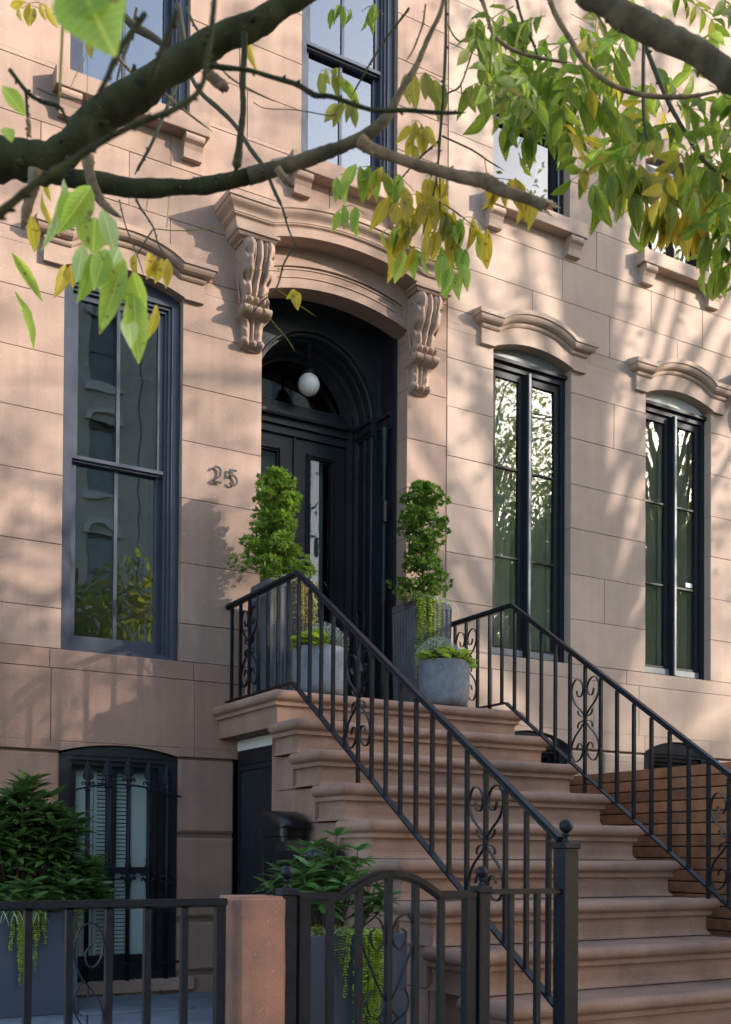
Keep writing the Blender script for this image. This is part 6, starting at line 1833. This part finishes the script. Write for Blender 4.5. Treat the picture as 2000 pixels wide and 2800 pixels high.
class Leaves:
    def __init__(s, tree):
        s.tree = tree
        s.lst = []
    def add(s, base, tip, width, c, face=None):
        b, t = Vector(base), Vector(tip)
        d = t - b
        L_ = d.length
        view = (b - Vector((0, -6.75, 1.4))).normalized()
        up = (face or (-view + rv(.45)))
        B = basis(d, up)
        B = B @ Matrix.Rotation(random.uniform(-.5, .5), 3, 'X')
        M_ = B.to_4x4()
        M_ = Matrix.Translation(b) @ M_ @ Matrix.Diagonal((L_, width, L_, 1))
        s.lst.append((M_, LEAFM[c], random.randrange(4)))
    def finish(s, limit=300):
        vis = s.lst
        random.Random(1).shuffle(vis)
        vis.sort(key=lambda q: -q[0].col[0].length)
        for M_, m, k in vis[:limit]:
            o = bpy.data.objects.new('leaf', LM[(m, k)])
            COL.objects.link(o)
            o.parent = s.tree
            o.matrix_basis = M_
        rest = {}
        for M_, m, k in vis[limit:]:
            me = LM[(m, k)]
            mb = rest.setdefault(m, MB())
            mb.add([M_ @ v.co for v in me.vertices], [tuple(p.vertices) for p in me.polygons], True)
        for m, mb in rest.items():
            o = mb.build('foliage', m, s.tree)
            o['kind'] = 'stuff'
def hang(lv, st, a, b, n, L_, col):
    a, b = Vector(a), Vector(b)
    mid = (a + b) / 2 + Vector((0, 0, .02))
    path = smooth_path([a, mid, b], 5)
    st.tube(path, .0011, 4, cap=False)
    for i in range(n):
        t = (i + .5 * random.random() + .25) / n
        q = path[min(len(path) - 1, int(t * (len(path) - 1)))]
        q = q + rv(.006)
        d = Vector((random.gauss(0, .22), random.gauss(0, .22), -1)) + (b - a).normalized() * random.uniform(-.35, .35)
        l_ = L_ * random.uniform(.82, 1.12)
        lv.add(q, q + d.normalized() * l_, l_ * random.uniform(.32, .42), random.choice(col))
def pinnate(lv, st, a, b, n, L_, col):
    a, b = Vector(a), Vector(b)
    sag = Vector((0, 0, (b - a).length * .08))
    path = smooth_path([a, (a + b) / 2 + sag, b], 6)
    st.tube(path, [.0016 - .0007 * i / len(path) for i in range(len(path))], 4, cap=False)
    side = (b - a).cross(Vector((0, -.8, .5)) + rv(.35)).normalized()
    for i in range(n):
        t = (i + .6) / n
        q = path[min(len(path) - 1, int(t * (len(path) - 1)))]
        ax = (b - a).normalized()
        for s_ in (-1, 1):
            d = side * s_ * .95 + ax * .45 + Vector((0, 0, -.45)) + rv(.16)
            l_ = L_ * random.uniform(.8, 1.1)
            w_ = l_ * random.uniform(.34, .44)
            lv.add(q, q + d.normalized() * l_, w_, random.choice(col), side.cross(ax) + rv(.3))
    d = (b - a).normalized() + Vector((0, 0, -.3)) + rv(.1)
    lv.add(b, b + d.normalized() * L_, L_ * .42, random.choice(col))
lt_ = thing('street_tree', 'dark mossy nearly leafless limbs of a street tree crossing the upper left, out of focus', 'tree', (-1.6, -5.0, GZ))
rt_ = thing('street_tree', 'leafy green and yellow branches of a street tree filling the upper right corner', 'tree', (4.4, -5.3, GZ))
grow(lt_, TREE['L'], 71)
grow(rt_, TREE['R'], 72)
random.seed(73)
ll, rl_ = Leaves(lt_), Leaves(rt_)
st = MB()
for a, b, n, L_, c in TREE['H']:
    hang(rl_, st, a, b, n, L_, c)
for a, b, n, L_, c in TREE['P']:
    pinnate(rl_, st, a, b, n, L_, c)
st.build('leaf_stalks', 'leaf_olive', rt_)['kind'] = 'stuff'
for a, b, w_, c in TREE['E']:
    ll.add(a, b, w_ * (1.25 if c in 'GLP' else 1.1), c, (Vector((0, -6.75, 1.4)) - Vector(a)).normalized() + rv(.22))
ll.finish()
rl_.finish()
adopt(lt_)
adopt(rt_)
for o in lt_.children[:] + rt_.children[:]:
    pass

# ================================================================ ACROSS THE STREET
def street_house(x0, x1, h, label):
    y = -24.0
    t = thing('row_house', label, 'building', ((x0 + x1) / 2, y, GZ), 'row houses across the street')
    ops = []
    n = max(2, int((x1 - x0) / 1.7))
    pitch = (x1 - x0) / n
    fl = [1.6, 5.2, 8.6, 11.8, 15.0]
    for f_ in fl:
        for i in range(n):
            c = x0 + pitch * (i + .5)
            ops.append((c - .42, c + .42, f_, f_ + 2.1))
    mb = MB()
    cuts = sorted({GZ, h} | {z for o in ops for z in o[2:]})
    for k in range(len(cuts) - 1):
        a, b = cuts[k], cuts[k + 1]
        for p, q in free(x0, x1, [(o[0], o[1]) for o in ops if o[2] < (a + b) / 2 < o[3]]):
            mb.box(p, q, y - .3, y, a, b)
    mb.box(x0, x1, y - 8, y - .3, GZ, h)
    mb.build('wall', 'brick_opposite', t)
    for i, (a, b, c, d) in enumerate(ops):
        w_ = frame_rect(MB(), a, b, c, d, y - .2, y - .12, .06, .06, .08, .06).box(a, b, y - .2, y - .14, (c + d) / 2 - .03, (c + d) / 2 + .03).build('window', 'frame_grey', t)
        MB().add([(a, y - .17, c), (b, y - .17, c), (b, y - .17, d), (a, y - .17, d)], [(3, 2, 1, 0)]).build('window_pane', 'glass', w_)
        ar = arc_pts(a - .14, b + .14, d - .02, d + .42, 10, True)
        ai = arc_pts(a, b, d - .02, d + .26, 10, True)
        MB().strip(ar, ai, y - .02, y + .12).build('window_arch', 'trim_white', w_)
        MB().strip(ai, [(x, d - .02) for x, z in ai], y - .2, y - .05).build('window_head', 'dark_room', w_)
        MB().box(a - .12, b + .12, y, y + .10, c - .12, c).build('window_sill', 'trim_white', w_)
    MB().box(x0 - .05, x1 + .05, y - .1, y + .5, h - .9, h).box(x0, x1, y, y + .12, h - 1.5, h - .9).build('cornice', 'trim_white', t)
    return adopt(t)
street_house(-3.0, 3.8, 19.0, 'pale brick house across the street, seen only as a reflection, left of three')
street_house(3.84, 10.2, 19.4, 'pale brick house with arched windows across the street, reflected in the left parlor window')
street_house(10.24, 16.5, 19.0, 'pale brick house across the street at the end of the row near the trees')

def far_tree(x, y, h, r_, z0, n, seed, label, lf=.16, m='crown_far', clump=26, name='street_tree', dens=1.0):
    random.seed(seed)
    t = thing(name, label, 'tree', (x, y, GZ), 'trees across the street' if y < -12 else None)
    tr = MB().tube([(x, y, GZ - .1), (x + .1, y, z0 * .6), (x, y + .1, z0 + (h - z0) * .5), (x + .1, y, h * .92)], [.26, .20, .11, .03], 9)
    lf_ = MB()
    zc = (z0 + h) / 2
    shp = leaf_shape(1, .55, .2, .1, 2)
    for c in range(clump):
        u = rv(1)
        u.normalize()
        k = random.random() ** .45
        bx_ = .62 if y < -12 else 1
        cc = Vector((x + u.x * r_ * k, y + u.y * r_ * k, zc + (abs(u.z) ** bx_) * (1 if u.z > 0 else -1) * (h - z0) / 2 * k))
        tr.tube([(x, y, max(z0 * .8, cc.z - r_ * .8)), ((x + cc.x) / 2, (y + cc.y) / 2, cc.z - .3), tuple(cc)], [.04, .028, .010], 5)
        cr_ = random.uniform(.5, 1.0) * r_ * .42
        for q in range(int(n / clump)):
            w_ = rv(1)
            w_.normalize()
            p = cc + w_ * cr_ * random.random() ** .4
            put(lf_, shp, p, w_ + rv(.6) + Vector((0, 0, -.4)), rv(1) + Vector((0, 0, 1)), lf * random.uniform(.7, 1.3))
    tr.build('trunk', 'bark', t)
    lf_.build('crown', m, t)
    return adopt(t)
# row beyond the road: shades the lower half of the house
spec = [(15.5, -17.6, 8.6, 2.6, 2.4), (20.6, -18.2, 12.5, 3.3, 3.2), (24.4, -17.8, 12.3, 3.5, 3.2), (28.6, -18.3, 12.4, 3.6, 3.2), (33.4, -17.7, 12.6, 3.5, 3.2), (38.5, -18.0, 12.6, 3.3, 2.4)]
labs = ['leftmost of the row of yellowing trees across the street, seen in reflections', 'second tree of the row across the street, seen in reflections', 'third tree of the row across the street, seen in reflections',
        'fourth tree of the row across the street, seen in reflections', 'fifth tree of the row across the street, seen in reflections', 'rightmost of the row of trees across the street, seen in reflections']
for i, (x, y, h, r_, z0) in enumerate(spec):
    far_tree(x, y, h, r_, z0, 30000, 90 + i, labs[i], .19, clump=110)
far_tree(6.5, -17.4, 8.6, 2.2, 2.6, 7000, 97, 'small yellow green tree across the street, reflected low in the left parlor window', .20, clump=30)
# neighbouring kerb tree: throws the soft dapple on the facade and shows in the upper windows
far_tree(13.6, -6.3, 13.8, 4.4, 7.3, 4600, 98, 'tall half bare street tree further along the pavement, reflected in the upper right windows', .10, 'crown_far', clump=46)

far_tree(8.75, -6.25, 7.6, 1.35, 4.7, 1100, 99, 'small sparse kerb tree whose shadow falls on the stone left of the door', .09, 'crown_far', clump=22)

for i, (x, y) in enumerate(((20.5, -21.2), (26.2, -21.6), (32.0, -21.2))):
    far_tree(x, y, 17.6, 3.7, 8.0, 5200, 120 + i, ('tall thin crowned tree behind the row across the street, the nearest of three', 'tall thin crowned tree behind the row across the street, the middle of three',
             'tall thin crowned tree behind the row across the street, the farthest of three')[i], .18, clump=80)
